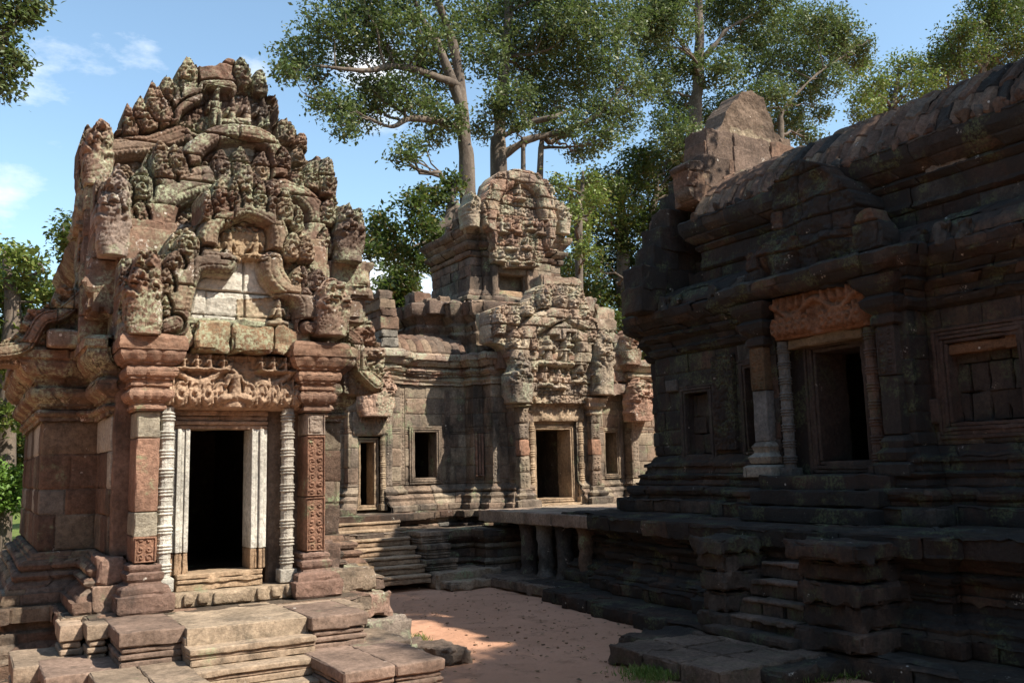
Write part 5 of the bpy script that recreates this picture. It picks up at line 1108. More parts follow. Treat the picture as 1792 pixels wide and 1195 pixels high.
# windows: frames, blockings
hframe('window_frame', 11.0, 11.56, 2.36, 3.36, 10.2, .4, (.13, .10, .085), n=3, w=.045)
hframe('window_frame', 9.72, 10.16, 2.42, 3.64, 10.2, .35, (.14, .10, .08), n=3, w=.045)
hframe('window_frame', 5.90, 6.76, 2.62, 3.58, 10.2, .4, (.17, .11, .085), n=4, w=.05)
BL = [(.115, .092, .075), (.13, .115, .10), (.10, .074, .058), (.12, .085, .066), (.09, .068, .055)]
def infill(y0, y1, z0, z1, x, rows, seed):
    r = np.random.default_rng(seed); z = z0; m = MB()
    for k in range(rows):
        zz = z1 if k == rows-1 else z+(z1-z0)/rows*(.85+.3*r.random()); y = y0
        while y < y1-.01:
            w = .12+.26*r.random(); ye = min(y1, y+w); ye = y1 if y1-ye < .08 else ye
            rbox(m, x+.03*r.random(), x+.3, y+.003, ye-.003, z+.003, zz-.003, rad=.02, tint=BL[int(r.integers(5))], rough=.02, fresh=.5 if r.random() < .4 else 0, seed=int(r.integers(9999))); y = ye
        z = zz
    m.build('window_blocking', M_HALL, hall)
infill(5.9, 6.76, 2.62, 3.56, 10.36, 3, 4); infill(9.72, 10.16, 2.42, 3.62, 10.34, 4, 5); infill(11.12, 11.56, 2.36, 3.34, 10.36, 3, 6)
m = MB(); rbox(m, 10.24, 10.5, 5.9, 6.76, 3.44, 3.58, tint=(.16, .085, .045), rough=.02); m.build('window_lintel', M_ORANGE, hall)
for q, t in (((10.21, 10.4, 9.66, 9.98, 2.62, 3.0), (.24, .22, .19)), ((10.16, 10.32, 6.92, 7.2, 2.62, 2.92), (.17, .115, .09)), ((10.17, 10.32, 11.7, 12.0, 3.42, 3.62), (.18, .16, .14))):
    m = MB(); rbox(m, *q, rad=.02, tint=t, fresh=.7, rough=.01); m.build('patch_block', M_HALL, hall)
m = MB(); carved_panel(m, (10.19, 10.86, 2.4), HU, HN, .5, 1.5, 'leaf', res=.016, tint=(.12, .082, .062), depth=.05, back=.03, seed=4, frame=0); m.build('carved_figure_panel', M_HALL, hall)
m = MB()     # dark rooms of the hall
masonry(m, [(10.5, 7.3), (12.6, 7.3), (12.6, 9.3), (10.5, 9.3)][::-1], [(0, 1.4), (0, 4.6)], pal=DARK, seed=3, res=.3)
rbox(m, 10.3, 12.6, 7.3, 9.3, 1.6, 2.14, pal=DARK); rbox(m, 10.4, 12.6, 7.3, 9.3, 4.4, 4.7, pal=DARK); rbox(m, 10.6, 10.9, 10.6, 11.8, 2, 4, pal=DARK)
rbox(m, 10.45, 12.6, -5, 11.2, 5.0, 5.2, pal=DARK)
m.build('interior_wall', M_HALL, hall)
m = MB()
rbox(m, 12.7, 12.95, -5, 12.8, 1.3, 6.4, pal=DARK, res=.6)
for (a, b) in ((8.80, 9.6), (7.04, 7.64)): rbox(m, 10.06, 10.5, a, b, 1.6, 4.5, pal=DARK, rough=.02, seed=int(a*10))
rbox(m, 10.08, 10.5, 7.2, 9.4, 3.9, 4.7, pal=DARK)
m.build('inner_wall', M_HALL, hall)

# stair to the terrace, with its side piers
hst = MB()
for k, (z, x) in enumerate(((1.62, 9.05), (1.83, 9.28), (2.02, 9.5))):
    rbox(hst, x, 10.1, 7.2, 9.3, z-.2, z, tint=pick(DARK, rng), rad=.025, rough=.02)
for k, (z, x) in enumerate(((1.22, 8.62), (1.0, 8.44), (.80, 8.26), (.60, 8.08), (.42, 7.9))):
    n = 3
    for j in range(n): rbox(hst, x+.04*rng.random(), x+.6, 7.30+j*.36, 7.30+(j+1)*.36-.004, z-.20, z-.02*rng.random(), tint=np.array((.19, .14, .108))*(.8+.4*rng.random()), rad=.025, rough=.025, res=.07, seed=k*7+j)
hst.build('staircase', M_HALL, hall)
for k, (z, x) in enumerate(((1.235, 8.60), (1.015, 8.42), (.815, 8.24), (.615, 8.06), (.435, 7.88))):      # worn treads, tinted lighter so the colour carries their skylit tops
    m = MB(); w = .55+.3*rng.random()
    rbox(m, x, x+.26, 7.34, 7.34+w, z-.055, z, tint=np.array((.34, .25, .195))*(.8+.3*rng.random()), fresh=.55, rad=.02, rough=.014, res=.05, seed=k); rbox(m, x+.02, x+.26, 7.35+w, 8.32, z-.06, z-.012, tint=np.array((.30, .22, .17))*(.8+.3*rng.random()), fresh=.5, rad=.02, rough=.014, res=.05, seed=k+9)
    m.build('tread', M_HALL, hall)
def hpier(y0, y1, x0, x1, parts, tint, seed):
    mb = MB(); r = np.random.default_rng(seed)
    for (z0, z1, ins) in parts: rbox(mb, x0+ins, x1, y0+ins*.7, y1-ins*.7, z0+.004, z1, rad=.045, res=.06, tint=np.array(tint)*(.8+.4*r.random()), rough=.035, seed=seed+int(z0*100))
    return mb.build('stair_pedestal', M_HALL, hall)
hpier(8.36, 8.88, 7.86, 8.9, ((.22, .42, -.03), (.42, .66, .05), (.66, .90, .02), (.90, 1.12, .04), (1.12, 1.30, -.04)), (.15, .115, .09), 3)
hpier(6.42, 7.32, 7.86, 9.0, ((.22, .44, -.02), (.44, .70, .08), (.70, .92, .02), (.92, 1.14, .09), (1.14, 1.34, -.06)), (.17, .11, .08), 4)
m = MB()
[rbox(m, 6.35+.62*i, 6.96+.62*i, 6.9+.6*j, 7.49+.6*j, .0, .20, rad=.03, res=.06, tint=np.array((.33, .23, .17))*(.8+.4*rng.random()), fresh=.6, rough=.025, seed=i*5+j) for i in range(3) for j in range(3)]; rbox(m, 6.9, 8.3, 6.6, 9.3, .0, .17, rad=.05, res=.08, tint=(.14, .10, .075), rough=.03)
rbox(m, 7.66, 8.3, 7.2, 8.6, .18, .30, rad=.04, tint=(.17, .12, .09), rough=.02)
m.build('landing', M_HALL, hall)
# the sanctuary tower at the near end of the hall (outside the frame: its shadow falls across the court)
m = MB()
for k, (z0, z1, x0, y0, y1) in enumerate(((0, 2.2, 10.4, -1.8, 4.9), (2.2, 7.0, 10.55, -1.6, 4.8), (7.0, 9.4, 11.95, 1.0, 4.5), (9.4, 11.2, 12.1, 1.1, 4.2), (7.0, 9.4, 11.1, -1.8, 1.0), (9.4, 11.3, 11.25, -1.6, .7))):
    q = [(x0, y1), (x0, y0), (16.0, y0), (16.0, y1)]
    masonry(m, q, [(0, z0), (0, z1-.5), (.12, z1-.42), (.2, z1-.2), (.22, z1), (-.5, z1+.02)], L=(.6, 1.1), course=.4, pal=DARK, seed=90+k, closed=True, res=.3)
    rbox(m, x0+.1, 15.9, y0+.1, y1-.1, z1-.2, z1+.02, pal=DARK, res=.6)
    if k > 1:
        for j in range(5):
            yy = y1+(y0-y1)*j/4; rbox(m, x0-.1, x0+.2, yy-.2, yy+.2, z1, z1+.35+.5*rng.random(), rad=.14, pal=DARK)
m.build('sanctuary_tower', M_HALL, hall)

# ------------------------------------------------------------------ raised causeway between gate and hall
cw = thing('causeway', (11.2, 15, 0), 'low stone causeway on short round piers joining the tower doorway to the hall', 'causeway')
m = MB()
for i in range(5):
    for j in range(4):
        y0 = 12.3+i*.92; x0 = 9.15+j*1.1; rbox(m, x0, x0+1.095, y0, y0+.915, 1.14+.01*rng.random(), 1.375, rad=.018, res=.12, pal=[(.33, .25, .18), (.29, .21, .155), (.26, .19, .14)], rough=.01, seed=i*9+j)
m.build('deck', M_STEP, cw)
for y in (15.35, 14.75, 14.1, 13.4):
    m = MB(); z = np.linspace(.2, 1.14, 20); t = (z-.2)/.94; R = .155+.05*np.clip(1-t/.12, 0, 1)+.05*np.clip((t-.88)/.12, 0, 1); th = np.linspace(0, 2*np.pi, 25)
    P = np.stack([9.42+np.cos(th)[:, None]*R, y+np.sin(th)[:, None]*R, np.broadcast_to(z, (25, 20))], -1); N = np.stack([np.broadcast_to(np.cos(th)[:, None], (25, 20)), np.broadcast_to(np.sin(th)[:, None], (25, 20)), np.zeros((25, 20))], -1)
    m.grid(P, N, np.append(pick(DARK, rng)*1.3, 0), .03); m.build('pier', M_GATELOW, cw)
m = MB(); masonry(m, [(10.4, 16.5), (10.4, 12.4)], [(0, 0), (0, 1.2)], pal=DARK, seed=72)
rbox(m, 8.55, 10.6, 12.2, 16.1, 0, .20, rad=.04, res=.09, tint=(.16, .115, .085), rough=.03); m.build('foundation', M_GATELOW, cw)

# ------------------------------------------------------------------ stones lying about
def stone(px, py, w, d, h, label, tint, rot=0.0, seed=0, group=None):
    p = onZ(px, py, .02); mb = MB(); rbox(mb, p[0]-w/2, p[0]+w/2, p[1], p[1]+d, -.04, h, rad=min(.07, h*.4), res=.05, tint=tint, rough=.035, seed=seed, rot=rot)
    t = thing('fallen_stone', (p[0], p[1]+d/2, 0), label, 'stone', group)
    o = mb.build('worn_block', M_GATELOW, t); return t
def stone1(px, py, w, d, h, label, tint, rot=0.0, seed=0):
    p = onZ(px, py, .02); mb = MB(); rbox(mb, p[0]-w/2, p[0]+w/2, p[1], p[1]+d, -.04, h, rad=min(.07, h*.4), res=.05, tint=tint, rough=.035, seed=seed, rot=rot)
    o = mb.build('fallen_stone', M_GATELOW, None); return tag(o, label, 'stone', 'loose stones lying in the court')
stone1(790, 1160, .42, .95, .17, 'long low rounded kerb stone on the sand right of the sunlit shrine steps', (.17, .125, .095), rot=.35, seed=3)
stone1(846, 1006, .75, .3, .15, 'flat stone lying in shade beside the grass tuft below the tower terrace', (.17, .13, .10), rot=-.15, seed=4)
stone1(885, 1006, .5, .3, .13, 'small rounded stone at the foot of the tower terrace, beside the causeway piers', (.15, .115, .09), rot=.3, seed=5)

# ------------------------------------------------------------------ trees and plants
def leaf_mesh(name, mat, parent, centres, normals_up, size, aspect=.5, seed=0, droop=.5, kind=None):
    r = np.random.default_rng(seed); n = len(centres)
    nrm = r.normal(size=(n, 3)); nrm[:, 2] = np.abs(nrm[:, 2])*1.0+normals_up; nrm /= np.linalg.norm(nrm, axis=1, keepdims=True)
    a = r.normal(size=(n, 3)); a[:, 2] -= droop; a -= nrm*(a*nrm).sum(1, keepdims=True); a /= np.linalg.norm(a, axis=1, keepdims=True)
    b = np.cross(nrm, a); L = (size*(.65+.7*r.random(n)))[:, None]; Wd = L*aspect
    V = np.empty((n, 4, 3)); V[:, 0] = centres-a*L*.5; V[:, 1] = centres+b*Wd*.5+nrm*L*.08; V[:, 2] = centres+a*L*.5-nrm*L*.06; V[:, 3] = centres-b*Wd*.5+nrm*L*.08
    T = np.empty((n, 4, 4)); T[..., 0] = r.random(n)[:, None]; T[..., 1] = r.random(n)[:, None]; T[..., 2] = 0; T[..., 3] = 1
    mb = MB(); V = V.reshape(-1, 3); mb.add(V, np.zeros_like(V), T.reshape(-1, 4), 0.0, np.arange(n*4).reshape(n, 4))
    o = mb.build(name, mat, parent, sharp=None)
    if kind: o['kind'] = kind
    return o
def tube(mb, pts, rad, sides=9, rough=.0, res=1):
    P = np.array(pts, float); R = np.array(rad, float); n = len(P)
    d = np.gradient(P, axis=0); d /= np.linalg.norm(d, axis=1, keepdims=True)
    up = np.array([.31, .17, .93]); A = np.cross(d, up); A /= np.maximum(1e-6, np.linalg.norm(A, axis=1, keepdims=True)); B = np.cross(d, A)
    th = np.linspace(0, 2*np.pi, sides+1)
    nn = np.cos(th)[:, None, None]*A+np.sin(th)[:, None, None]*B
    V = P[None]+nn*R[None, :, None]
    mb.grid(V, nn, (.2, .16, .12, 0), rough)
def curve(a, b, sag, n=8, seed=0, wig=.08):
    r = np.random.default_rng(seed); a, b = np.array(a), np.array(b); t = np.linspace(0, 1, n)[:, None]; L = np.linalg.norm(b-a)
    m = (a+b)/2+np.array([0, 0, sag*L])
    P = (1-t)**2*a+2*t*(1-t)*m+t*t*b; w = r.normal(size=(n, 3))*wig*L/n; w[0] = w[-1] = 0
    return P+np.cumsum(w, 0)*np.sin(np.pi*t)
def tree(name, label, trunks, blobs, mat, Y, leaf=.20, dens=1.0, seed=0, group=None, twig=1.0, limbs=None, up=.5, cat='tree', base=None, thick=.7, aspect=.5, world_blobs=()):
    """trunks: list of (list of points, list of radii). blobs: (px, py, radius px[, dY]) measured at the tree's distance"""
    r = np.random.default_rng(seed); group = group or {'forest_tree': 'forest trees rising behind the ruins', 'far_tree': 'trees at the far left beyond the shrine', 'tall_tree': 'pale-barked tall trees behind the tower'}.get(name); root = thing(name, base if base is not None else tuple(trunks[0][0][0][:2])+(0,), label, cat, group)
    tm = MB(); sk = []
    for pts, rad in trunks:
        P = spline(np.array(pts), 6) if len(pts) > 2 else np.array(pts, float)
        R = np.interp(np.linspace(0, 1, len(P)), np.linspace(0, 1, len(rad)), rad); tube(tm, P, R, 12, .05); sk += [(p, q) for p, q in zip(P, R)]
    tm.build('trunk', M_BARK, root, freq=1.6, sharp=None)
    bm = MB(); cen = []; SP = np.array([s[0] for s in sk]); SR = np.array([s[1] for s in sk])
    for i, bl in enumerate(list(blobs)+list(world_blobs)):
        if len(bl) == 2: c, rad = np.array(bl[0]), bl[1]
        else:
            px, py, rp = bl[:3]; yy = Y+(bl[3] if len(bl) > 3 else (r.random()*2-1)*2.0)
            c = onY(px, py, yy); dep = (c-np.array([0, 0, EYE])).dot(AF); rad = rp/FPX*dep
        w = np.linalg.norm(SP-c, axis=1)+np.maximum(0, SP[:, 2]-c[2]+.4*rad)*2.5+1e-6; j = int(np.argmin(w+.15*r.random(len(w))*w))
        L = np.linalg.norm(SP[j]-c); rr = min(SR[j]*.55, .03+.022*L*thick); pts = curve(SP[j], c, .10*(r.random()*.8+.2), 9, seed*50+i, .35)
        tube(bm, pts, np.linspace(rr, rr*.30, 9), 7)
        for k in range(int(4+rad*2.0)):
            v = r.normal(size=3); v[2] = v[2]*.6+.2; v /= np.linalg.norm(v); e = c+v*rad*.85; s = pts[int(4+4*r.random())]
            tube(bm, curve(s, e, .05, 6, seed*91+i*13+k, .4), np.linspace(rr*.32, .012, 6), 5)
        rad *= 1.12; nt = int(dens*58*rad**2+12)     # twigs in the shell and volume of the clump
        v = r.normal(size=(nt, 3)); v /= np.linalg.norm(v, axis=1, keepdims=True); q = rad*(r.random(nt)**.42)[:, None]
        lump = 1+.30*vnoise(v*2.2+i*7.7)[:, None]
        t = c+v*q*lump*np.array([1.05, 1.0, .82]); cen.append(t)
    bm.build('branches', M_BARK, root, sharp=None)
    cen = np.concatenate(cen); k = 15
    C = np.repeat(cen, k, axis=0)+r.normal(size=(len(cen)*k, 3))*np.array([.17, .17, .13])*twig
    leaf_mesh('crown', mat, root, C, up, leaf, aspect, seed, .6)
    return root
def pt(px, py, Y): return onY(px, py, Y)
def gnd(px, py, Y): p = onY(px, py, Y); p[2] = -.1; return p
YA = 25.5
tree('tall_tree', 'tall pale-barked tree with spreading crown behind the tower, the left of its two trunks',
     [([gnd(822, 380, YA), pt(818, 340, YA), pt(812, 250, YA), pt(808, 180, YA), pt(798, 100, YA), pt(780, 40, YA), pt(740, -60, YA)], [.36, .26, .225, .20, .165, .13, .09]),
      ([pt(809, 190, YA), pt(770, 90, YA), pt(742, 40, YA), pt(720, -10, YA)], [.20, .16, .13, .08]),
      ([pt(805, 150, YA), pt(745, 128, YA-.6), pt(690, 116, YA-.9), pt(640, 124, YA-1), pt(560, 116, YA-1)], [.13, .12, .10, .07, .04]),
      ([pt(812, 225, YA), pt(760, 212, YA-.4), pt(715, 208, YA-.6), pt(684, 222, YA-.8), pt(640, 205, YA-1)], [.13, .12, .10, .07, .04])],
     [(520, 112, 34), (505, 130, 22), (545, 80, 40), (575, 40, 44), (620, 22, 48), (660, 65, 44), (690, 20, 50), (615, 88, 38), (590, 186, 34), (560, 178, 20), (630, 200, 36), (665, 168, 40), (705, 160, 44), (600, 222, 24), (645, 150, 30), (715, 262, 20), (700, 275, 14), (745, 190, 34), (735, 60, 50), (770, 130, 40), (755, 240, 22), (785, 205, 34), (640, -40, 60), (740, -50, 70), (560, 140, 16), (790, 60, 44), (690, 105, 26), (735, 110, 30)],
     M_LEAF, YA, leaf=.145, seed=1, dens=1.5)
tree('tall_tree', 'tall pale-barked tree with broad crown rising straight behind the top of the tower',
     [([gnd(872, 380, YA+1), pt(872, 300, YA+1), pt(874, 240, YA+1), pt(880, 150, YA+1), pt(888, 60, YA+1), pt(892, -20, YA+1), pt(895, -120, YA+1)], [.40, .29, .25, .21, .175, .14, .09]),
      ([pt(876, 275, YA+1), pt(925, 245, YA+.4), pt(985, 230, YA), pt(1040, 205, YA-.4), pt(1075, 170, YA-.6), pt(1100, 130, YA-.6)], [.16, .13, .11, .09, .06, .03]),
      ([pt(876, 240, YA+1), pt(930, 215, YA+.5), pt(970, 205, YA), pt(1000, 190, YA)], [.13, .10, .08, .05]),
      ([gnd(915, 380, YA+.5), pt(916, 300, YA+.5), pt(918, 255, YA+.5), pt(925, 240, YA+.5)], [.12, .10, .09, .07]), ([gnd(935, 390, YA+.5), pt(945, 300, YA+.5), pt(965, 250, YA+.5), pt(1000, 235, YA+.2)], [.12, .12, .10, .06])],
     [(850, 100, 40), (900, 90, 50), (950, 60, 56), (1000, 40, 50), (930, 130, 46), (985, 110, 50), (1040, 80, 50), (1075, 120, 44), (1020, 150, 46), (960, 175, 42), (900, 170, 38), (865, 190, 26), (1050, 190, 44), (1090, 210, 34), (1000, 220, 30), (1060, 240, 30), (960, 225, 24), (880, 30, 50), (940, 10, 50), (1010, -10, 60), (1080, 40, 50), (830, 30, 40), (1110, 160, 36), (1040, 262, 18), (840, 230, 22), (900, 222, 22), (925, 200, 30), (880, -60, 80), (1000, -80, 80), (1010, 270, 16)],
     M_LEAF, YA+1, leaf=.145, seed=2, dens=1.5)
YC = 28.0
tree('forest_tree', 'tall leafy tree with a straight trunk seen above the gable of the dark hall',
     [([gnd(1215, 380, YC), pt(1218, 260, YC), pt(1222, 150, YC), pt(1224, 70, YC), pt(1222, 0, YC), pt(1218, -90, YC)], [.45, .30, .25, .21, .17, .1]),
      ([pt(1222, 110, YC), pt(1250, 80, YC-.5), pt(1275, 50, YC-.8), pt(1330, 20, YC-1)], [.12, .10, .08, .05]), ([pt(1370, 190, YC-1), pt(1430, 130, YC-1), pt(1490, 90, YC-1)], [.07, .06, .04]), ([gnd(1370, 400, YC-1), pt(1368, 280, YC-1), pt(1370, 190, YC-1)], [.25, .14, .10])],
     [(1170, 40, 50), (1140, 90, 44), (1190, 120, 38), (1260, 120, 44), (1300, 60, 52), (1250, 10, 50), (1340, 110, 48), (1380, 50, 50), (1410, 110, 44), (1450, 80, 38), (1490, 95, 34), (1430, 40, 40), (1475, 50, 32), (1510, 80, 18), (1350, 165, 40), (1400, 165, 36), (1450, 140, 32), (1300, 190, 44), (1260, 200, 40), (1350, 225, 40), (1390, 215, 30), (1415, 240, 22), (1190, 190, 38), (1200, 250, 40), (1170, 220, 34), (1150, 150, 30), (1340, 0, 50), (1440, 200, 16), (1180, -30, 60), (1300, -50, 70), (1240, 260, 40), (1500, 120, 20), (1120, 30, 40), (1150, 0, 50)],
     M_LEAF, YC, leaf=.16, seed=3, dens=1.5)
YD = 31.0
tree('dark_tree', 'dense dark evergreen tree filling the gap between the tower and the dark hall',
     [([gnd(1090, 500, YD), pt(1090, 450, YD), pt(1088, 380, YD), pt(1080, 300, YD)], [.35, .30, .22, .12]), ([gnd(1140, 500, YD), pt(1142, 420, YD), pt(1150, 330, YD)], [.3, .22, .12])],
     [(1150, 300, 50), (1110, 320, 48), (1180, 330, 50), (1210, 300, 40), (1080, 350, 46), (1050, 330, 36), (1030, 370, 40), (1010, 400, 36), (1130, 380, 50), (1170, 400, 46), (1090, 410, 46), (1060, 450, 44), (1020, 460, 40), (1110, 470, 46), (1150, 460, 44), (1080, 510, 42), (1040, 520, 40), (1110, 540, 40), (1090, 580, 40), (1130, 610, 36), (1100, 640, 40), (1060, 560, 30), (1190, 260, 40), (1230, 340, 40), (1120, 280, 34), (1140, 540, 34), (1000, 500, 30), (1180, 470, 40), (1130, 680, 40), (1160, 600, 40), (1200, 420, 40)],
     M_LEAFD, YD, leaf=.17, seed=4, dens=1.25)
tree('sapling_tree', 'yellow-green young tree just behind the right shoulder of the tower',
     [([gnd(1010, 480, 24), pt(1012, 420, 24), pt(1018, 340, 24), pt(1020, 300, 24)], [.16, .13, .09, .05])],
     [(1010, 330, 24), (1035, 320, 22), (990, 345, 20), (1045, 345, 18), (1000, 370, 20), (1010, 410, 20), (1022, 440, 16), (1020, 385, 16), (975, 320, 14)], M_LEAFY, 24, leaf=.14, seed=5, dens=1.2)
tree('forest_tree', 'yellow-green leafy tree beyond the roof ridge of the dark hall',
     [([gnd(1560, 420, 24), pt(1560, 260, 24), pt(1565, 180, 24), pt(1575, 110, 24)], [.25, .2, .14, .07])],
     [(1510, 175, 26), (1530, 140, 28), (1560, 160, 34), (1590, 120, 34), (1560, 200, 30), (1610, 150, 36), (1640, 120, 36), (1600, 190, 30), (1500, 205, 14), (1660, 160, 40), (1530, 190, 22)], M_LEAFY, 24, leaf=.14, seed=6, dens=1.3)
tree('forest_tree', 'dark leafy tree at the top right corner above the hall roof',
     [([gnd(1720, 400, 23), pt(1720, 200, 23), pt(1725, 100, 23), pt(1730, 20, 23)], [.3, .25, .18, .1])],
     [(1650, 90, 30), (1680, 60, 34), (1720, 30, 40), (1700, 90, 40), (1750, 60, 44), (1780, 20, 44), (1790, 80, 40), (1720, 120, 40), (1660, 120, 34), (1745, 0, 40), (1800, -30, 60), (1830, 60, 60), (1760, 120, 40)], M_LEAFD, 23, leaf=.14, seed=7, dens=1.4)
tree('small_tree', 'dark bushy tree leaning out to the left beyond the tower roof',
     [([gnd(800, 430, 24), pt(800, 400, 24), pt(780, 390, 24), pt(750, 420, 24), pt(700, 440, 24)], [.22, .18, .13, .09, .04]), ([pt(795, 400, 24), pt(790, 350, 24), pt(800, 310, 24)], [.12, .09, .05])],
     [(665, 392, 24), (655, 415, 18), (680, 410, 22), (700, 430, 20), (725, 365, 24), (745, 345, 24), (770, 345, 26), (735, 400, 26), (760, 390, 28), (720, 450, 18), (745, 440, 22), (750, 465, 18), (690, 450, 14), (790, 320, 20), (648, 440, 10), (775, 420, 22), (665, 440, 12)], M_LEAFD, 24, leaf=.16, seed=8, dens=1.5)
tree('far_tree', 'feathery pale-green tree at the left edge beyond the shrine',
     [([gnd(20, 600, 30), pt(20, 560, 30), pt(15, 500, 30), pt(10, 440, 30)], [.3, .24, .18, .1]), ([pt(18, 500, 30), pt(50, 485, 30), pt(80, 470, 30)], [.08, .06, .03])],
     [(10, 450, 30), (40, 450, 20), (60, 465, 18), (30, 500, 30), (70, 500, 20), (0, 520, 34), (40, 540, 30), (85, 525, 16), (10, 580, 34), (50, 580, 26), (15, 640, 34), (30, 690, 30), (10, 730, 30), (-30, 480, 50), (-40, 600, 60), (100, 560, 20)], M_LEAFY, 30, leaf=.20, seed=9, dens=.9)
tree('far_tree', 'slim dark tree whose top shows just left of the shrine pediment',
     [([gnd(140, 640, 27), pt(140, 560, 27), pt(135, 460, 27), pt(128, 400, 27)], [.2, .15, .1, .05])],
     [(125, 395, 16), (118, 412, 16), (130, 430, 18), (122, 445, 12), (140, 410, 18), (145, 470, 24), (140, 520, 26)], M_LEAFD, 27, leaf=.15, seed=10, dens=1.3)
tree('far_tree', 'shady tree trunked low behind the bright bush at far left',
     [([gnd(-20, 800, 34), pt(-20, 720, 34), pt(-15, 660, 34)], [.3, .22, .12])],
     [(10, 740, 40), (30, 780, 36), (0, 800, 40), (50, 760, 36), (40, 820, 30), (-30, 760, 50), (60, 700, 40), (90, 760, 40)], M_LEAFD, 34, leaf=.22, seed=11, dens=.9)
tree('overhanging_tree', 'leafy branch of a near tree hanging into the top left corner',
     [([np.array([-4.6, 13.2, -.1]), np.array([-4.5, 13.2, 4]), np.array([-3.9, 13.1, 8]), np.array([-3.2, 13, 10.5])], [.3, .26, .2, .1]), ([np.array([-3.9, 13.1, 8]), pt(-70, 60, 13), pt(10, 70, 13)], [.09, .07, .03])],
     [(8, 40, 20, 0), (28, 18, 20, 0), (4, 90, 20, 0), (18, 128, 18, 0), (6, 158, 13, 0), (44, 26, 15, 0), (62, 12, 12, 0), (34, 110, 10, 0), (-30, 60, 50, 0), (-40, 140, 40, 0), (-20, -20, 50, 0), (40, -30, 36, 0)], M_LEAF, 13, leaf=.085, seed=12, dens=3.0, twig=.55, base=(-4.6, 13.2, 0))
bush = [(10, 850, 26, 0), (20, 880, 18, 0), (0, 870, 24, 0), (-20, 850, 30, 0), (28, 835, 16, 0), (5, 825, 18, 0)]
tree('bush', 'bright green bush at the edge of the lawn at far left', [([gnd(5, 890, 29), pt(5, 870, 29), pt(6, 850, 29)], [.06, .05, .03])], bush, M_LEAFB, 29, leaf=.15, seed=13, dens=1.6, cat='bush')
tree('forest_tree', 'leafy tree rising behind the dark hall, its crown above the photo',
     [([np.array([15.5, 5.5, -.1]), np.array([15.4, 5.5, 4]), np.array([15, 5.6, 8.5]), np.array([14.6, 5.7, 11])], [.35, .3, .25, .12])],
     [], M_LEAFD, 6, leaf=.15, seed=17, dens=2.0, world_blobs=[((11.5, 6.2, 10.9), 1.3), ((15.6, 3.0, 12.6), 1.6), ((12.0, 7.2, 11.4), .9), ((15.8, 4.2, 12.6), 1.9), ((16.2, 2.2, 12.8), 1.6), ((11.6, 6.9, 9.9), .9)])
tree('forest_tree', 'leafy tree beside the near end of the dark hall, outside the photo',
     [([np.array([12.6, -5.0, -.1]), np.array([12.6, -4.9, 5]), np.array([12.4, -4.4, 9.5]), np.array([12.2, -3.6, 12.5])], [.3, .26, .2, .1])],
     [], M_LEAFD, 6, leaf=.15, seed=18, dens=2.0, world_blobs=[((11.2, -1.3, 12.6), 1.1), ((11.9, -2.2, 13.2), 1.3), ((12.8, -3.2, 13.6), 1.5), ((12.2, -4.4, 12.2), 1.3), ((12.4, -.9, 12.9), 1.15), ((13.3, -1.4, 13.1), 1.25)])
# trees of the forest edge further round, partly hidden by the buildings
fr = np.random.default_rng(21)
for k, (px, y0, Y) in enumerate(((260, 620, 44), (470, 640, 46), (620, 600, 42), (700, 560, 44), (990, 560, 42), (1180, 520, 40), (1300, 330, 40))):
    cpt = onY(px, y0, Y)
    tree('forest_tree', ('forest tree hidden behind the shrine', 'forest tree behind the shrine doorway', 'forest tree low behind the gable stump', 'forest tree seen low between shrine and tower', 'forest tree low behind the tower porch', 'forest tree low behind the hall end porch', 'forest tree behind the hall gable')[k],
         [([gnd(px, y0, Y), pt(px+3, y0-10, Y), pt(px, y0-70, Y)], [.35, .3, .12])], [(px+80*(fr.random()-.5), y0-10-70*fr.random(), 26+14*fr.random()) for _ in range(9)]+[(px+60*(fr.random()-.5), y0+50*fr.random(), 30) for _ in range(4)], M_LEAFD, Y, leaf=.30, seed=30+k, dens=.35)
# the forest that rings the ruin behind and beside the viewer: it closes off the low sky
fo = np.random.default_rng(31); n = 26000; th = fo.uniform(math.radians(100), math.radians(395), n); rr_ = fo.uniform(24, 36, n)
hh = 16*fo.random(n)**.75*(.75+.35*np.sin(th*9)+.2*np.sin(th*23)); q = np.stack([6+rr_*np.cos(th), 6+rr_*np.sin(th), .5+hh], -1)
ok = ~((q[:, 1] > 10) & (np.arctan2(q[:, 0], q[:, 1]) > math.radians(-6)) & (np.arctan2(q[:, 0], q[:, 1]) < math.radians(70)))
nb = 16000; bx = fo.uniform(-95, 70, nb); bl_ = np.stack([bx, fo.uniform(66, 84, nb), .3+13*fo.random(nb)**.8*(.7+.25*np.sin(bx*.31)+.2*np.sin(bx*.83))], -1)
o = leaf_mesh('forest', M_LEAFD, None, np.concatenate([q[ok], bl_]), .3, 1.25, .75, 31, .3, 'stuff'); tag(o, 'far forest closing round the ruin on every side of the court', 'forest')
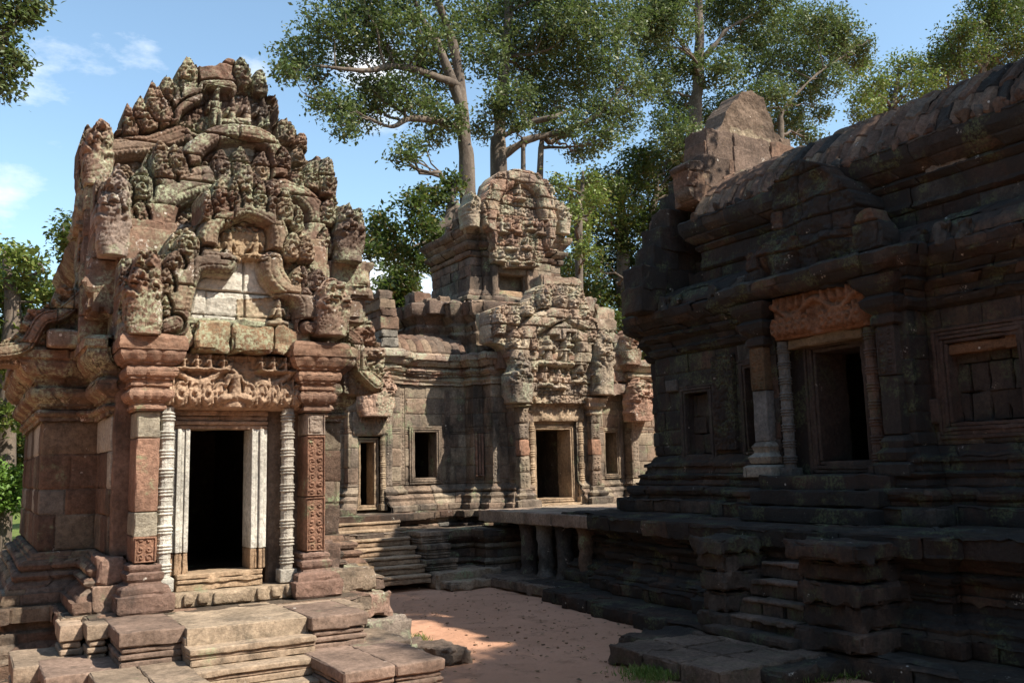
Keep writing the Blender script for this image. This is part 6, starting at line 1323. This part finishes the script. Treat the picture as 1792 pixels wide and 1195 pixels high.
# grass and dry leaves
def tuft(name, label, patches, seed, mat=M_GRASS):
    r = np.random.default_rng(seed); c = []
    for (px, py, w, d, n) in patches:
        p = onZ(px, py, .03); q = np.stack([p[0]+r.normal(size=n)*w, p[1]+r.normal(size=n)*d, .02+.05*r.random(n)], -1); c.append(q)
    c = np.concatenate(c); n = len(c); a = r.normal(size=(n, 3))*.45; a[:, 2] = 1; a /= np.linalg.norm(a, axis=1, keepdims=True)
    s = r.normal(size=(n, 3)); s -= a*(a*s).sum(1, keepdims=True); s /= np.linalg.norm(s, axis=1, keepdims=True); L = (.02+.05*r.random(n))[:, None]
    V = np.empty((n, 4, 3)); V[:, 0] = c-s*.005; V[:, 1] = c+s*.005; V[:, 2] = c+a*L+s*.002; V[:, 3] = c+a*L-s*.002
    T = np.empty((n, 4, 4)); T[..., 0] = r.random(n)[:, None]; T[..., 1] = r.random(n)[:, None]; T[..., 2:] = 1
    mb = MB(); V = V.reshape(-1, 3); mb.add(V, np.zeros_like(V), T.reshape(-1, 4), 0., np.arange(n*4).reshape(n, 4)); o = mb.build(name, mat, None, sharp=None)
    o['kind'] = 'stuff'; tag(o, label, 'grass'); return o
tuft('grass', 'short green grass growing on the sand along the foot of the stone terraces', [(790, 1012, .32, .10, 1500), (815, 1006, .14, .06, 700), (770, 1016, .3, .12, 500), (1140, 1182, .14, .16, 1500), (1165, 1172, .10, .08, 500), (735, 1120, .05, .12, 200), (1440, 1185, .3, .2, 300)], 3)
lg = np.random.default_rng(5); q = np.stack([lg.uniform(-9, 2, 30000), lg.uniform(23.5, 34, 30000), np.full(30000, .08)], -1)
o = leaf_mesh('lawn_grass', M_GRASS, None, q, 0.0, .12, .12, 6, -2.5, 'stuff'); tag(o, 'green mown grass of the lawn at far left beyond the shrine', 'grass')
lv = np.random.default_rng(9); q = np.stack([lv.uniform(3.5, 9, 420), lv.uniform(7, 16.5, 420), np.zeros(420)], -1); q[:, 2] = gz(q[:, 0], q[:, 1])+.02
k = np.abs(vnoise(q*.6)) > .12; q = q[k]
o = leaf_mesh('fallen_leaves', M_DRY, None, q, 4.0, .06, .5, 8, 0, 'stuff'); tag(o, 'scattered dry brown leaves on the reddish sand of the court', 'leaves')

pr = np.random.default_rng(14); n = 420; mb = MB(); cx_, cy_ = pr.uniform(3.6, 9, n), pr.uniform(7.5, 16.5, n)
cx_[:260] = onZ(760, 1060, 0)[0]+pr.normal(size=260)*.9; cy_[:260] = 11.5+pr.normal(size=260)*2.2
cube = np.array([[x, y, z] for x in (-1, 1) for y in (-1, 1) for z in (-1, 1)], float); cf = np.array([[0, 1, 3, 2], [4, 6, 7, 5], [0, 4, 5, 1], [2, 3, 7, 6], [0, 2, 6, 4], [1, 5, 7, 3]])
for k in range(n):
    sz = .005+.013*pr.random()**3; V = cube*sz*(.6+.8*pr.random(3))*(1+.25*pr.normal(size=(8, 1))*.6); a = pr.random()*6.3
    V = np.stack([V[:, 0]*math.cos(a)-V[:, 1]*math.sin(a), V[:, 0]*math.sin(a)+V[:, 1]*math.cos(a), V[:, 2]*.7], 1)+np.array([cx_[k], cy_[k], float(gz(cx_[k:k+1], cy_[k:k+1])[0])+sz*.25])
    mb.add(V, np.zeros((8, 3)), np.append(np.array((.40, .25, .16))*(.6+.7*pr.random()), 1), 0.0, cf)
o = mb.build('pebbles', M_LIBLOW, None, sharp=20); o['kind'] = 'stuff'; tag(o, 'small reddish stone chips strewn over the sand of the court', 'pebbles')
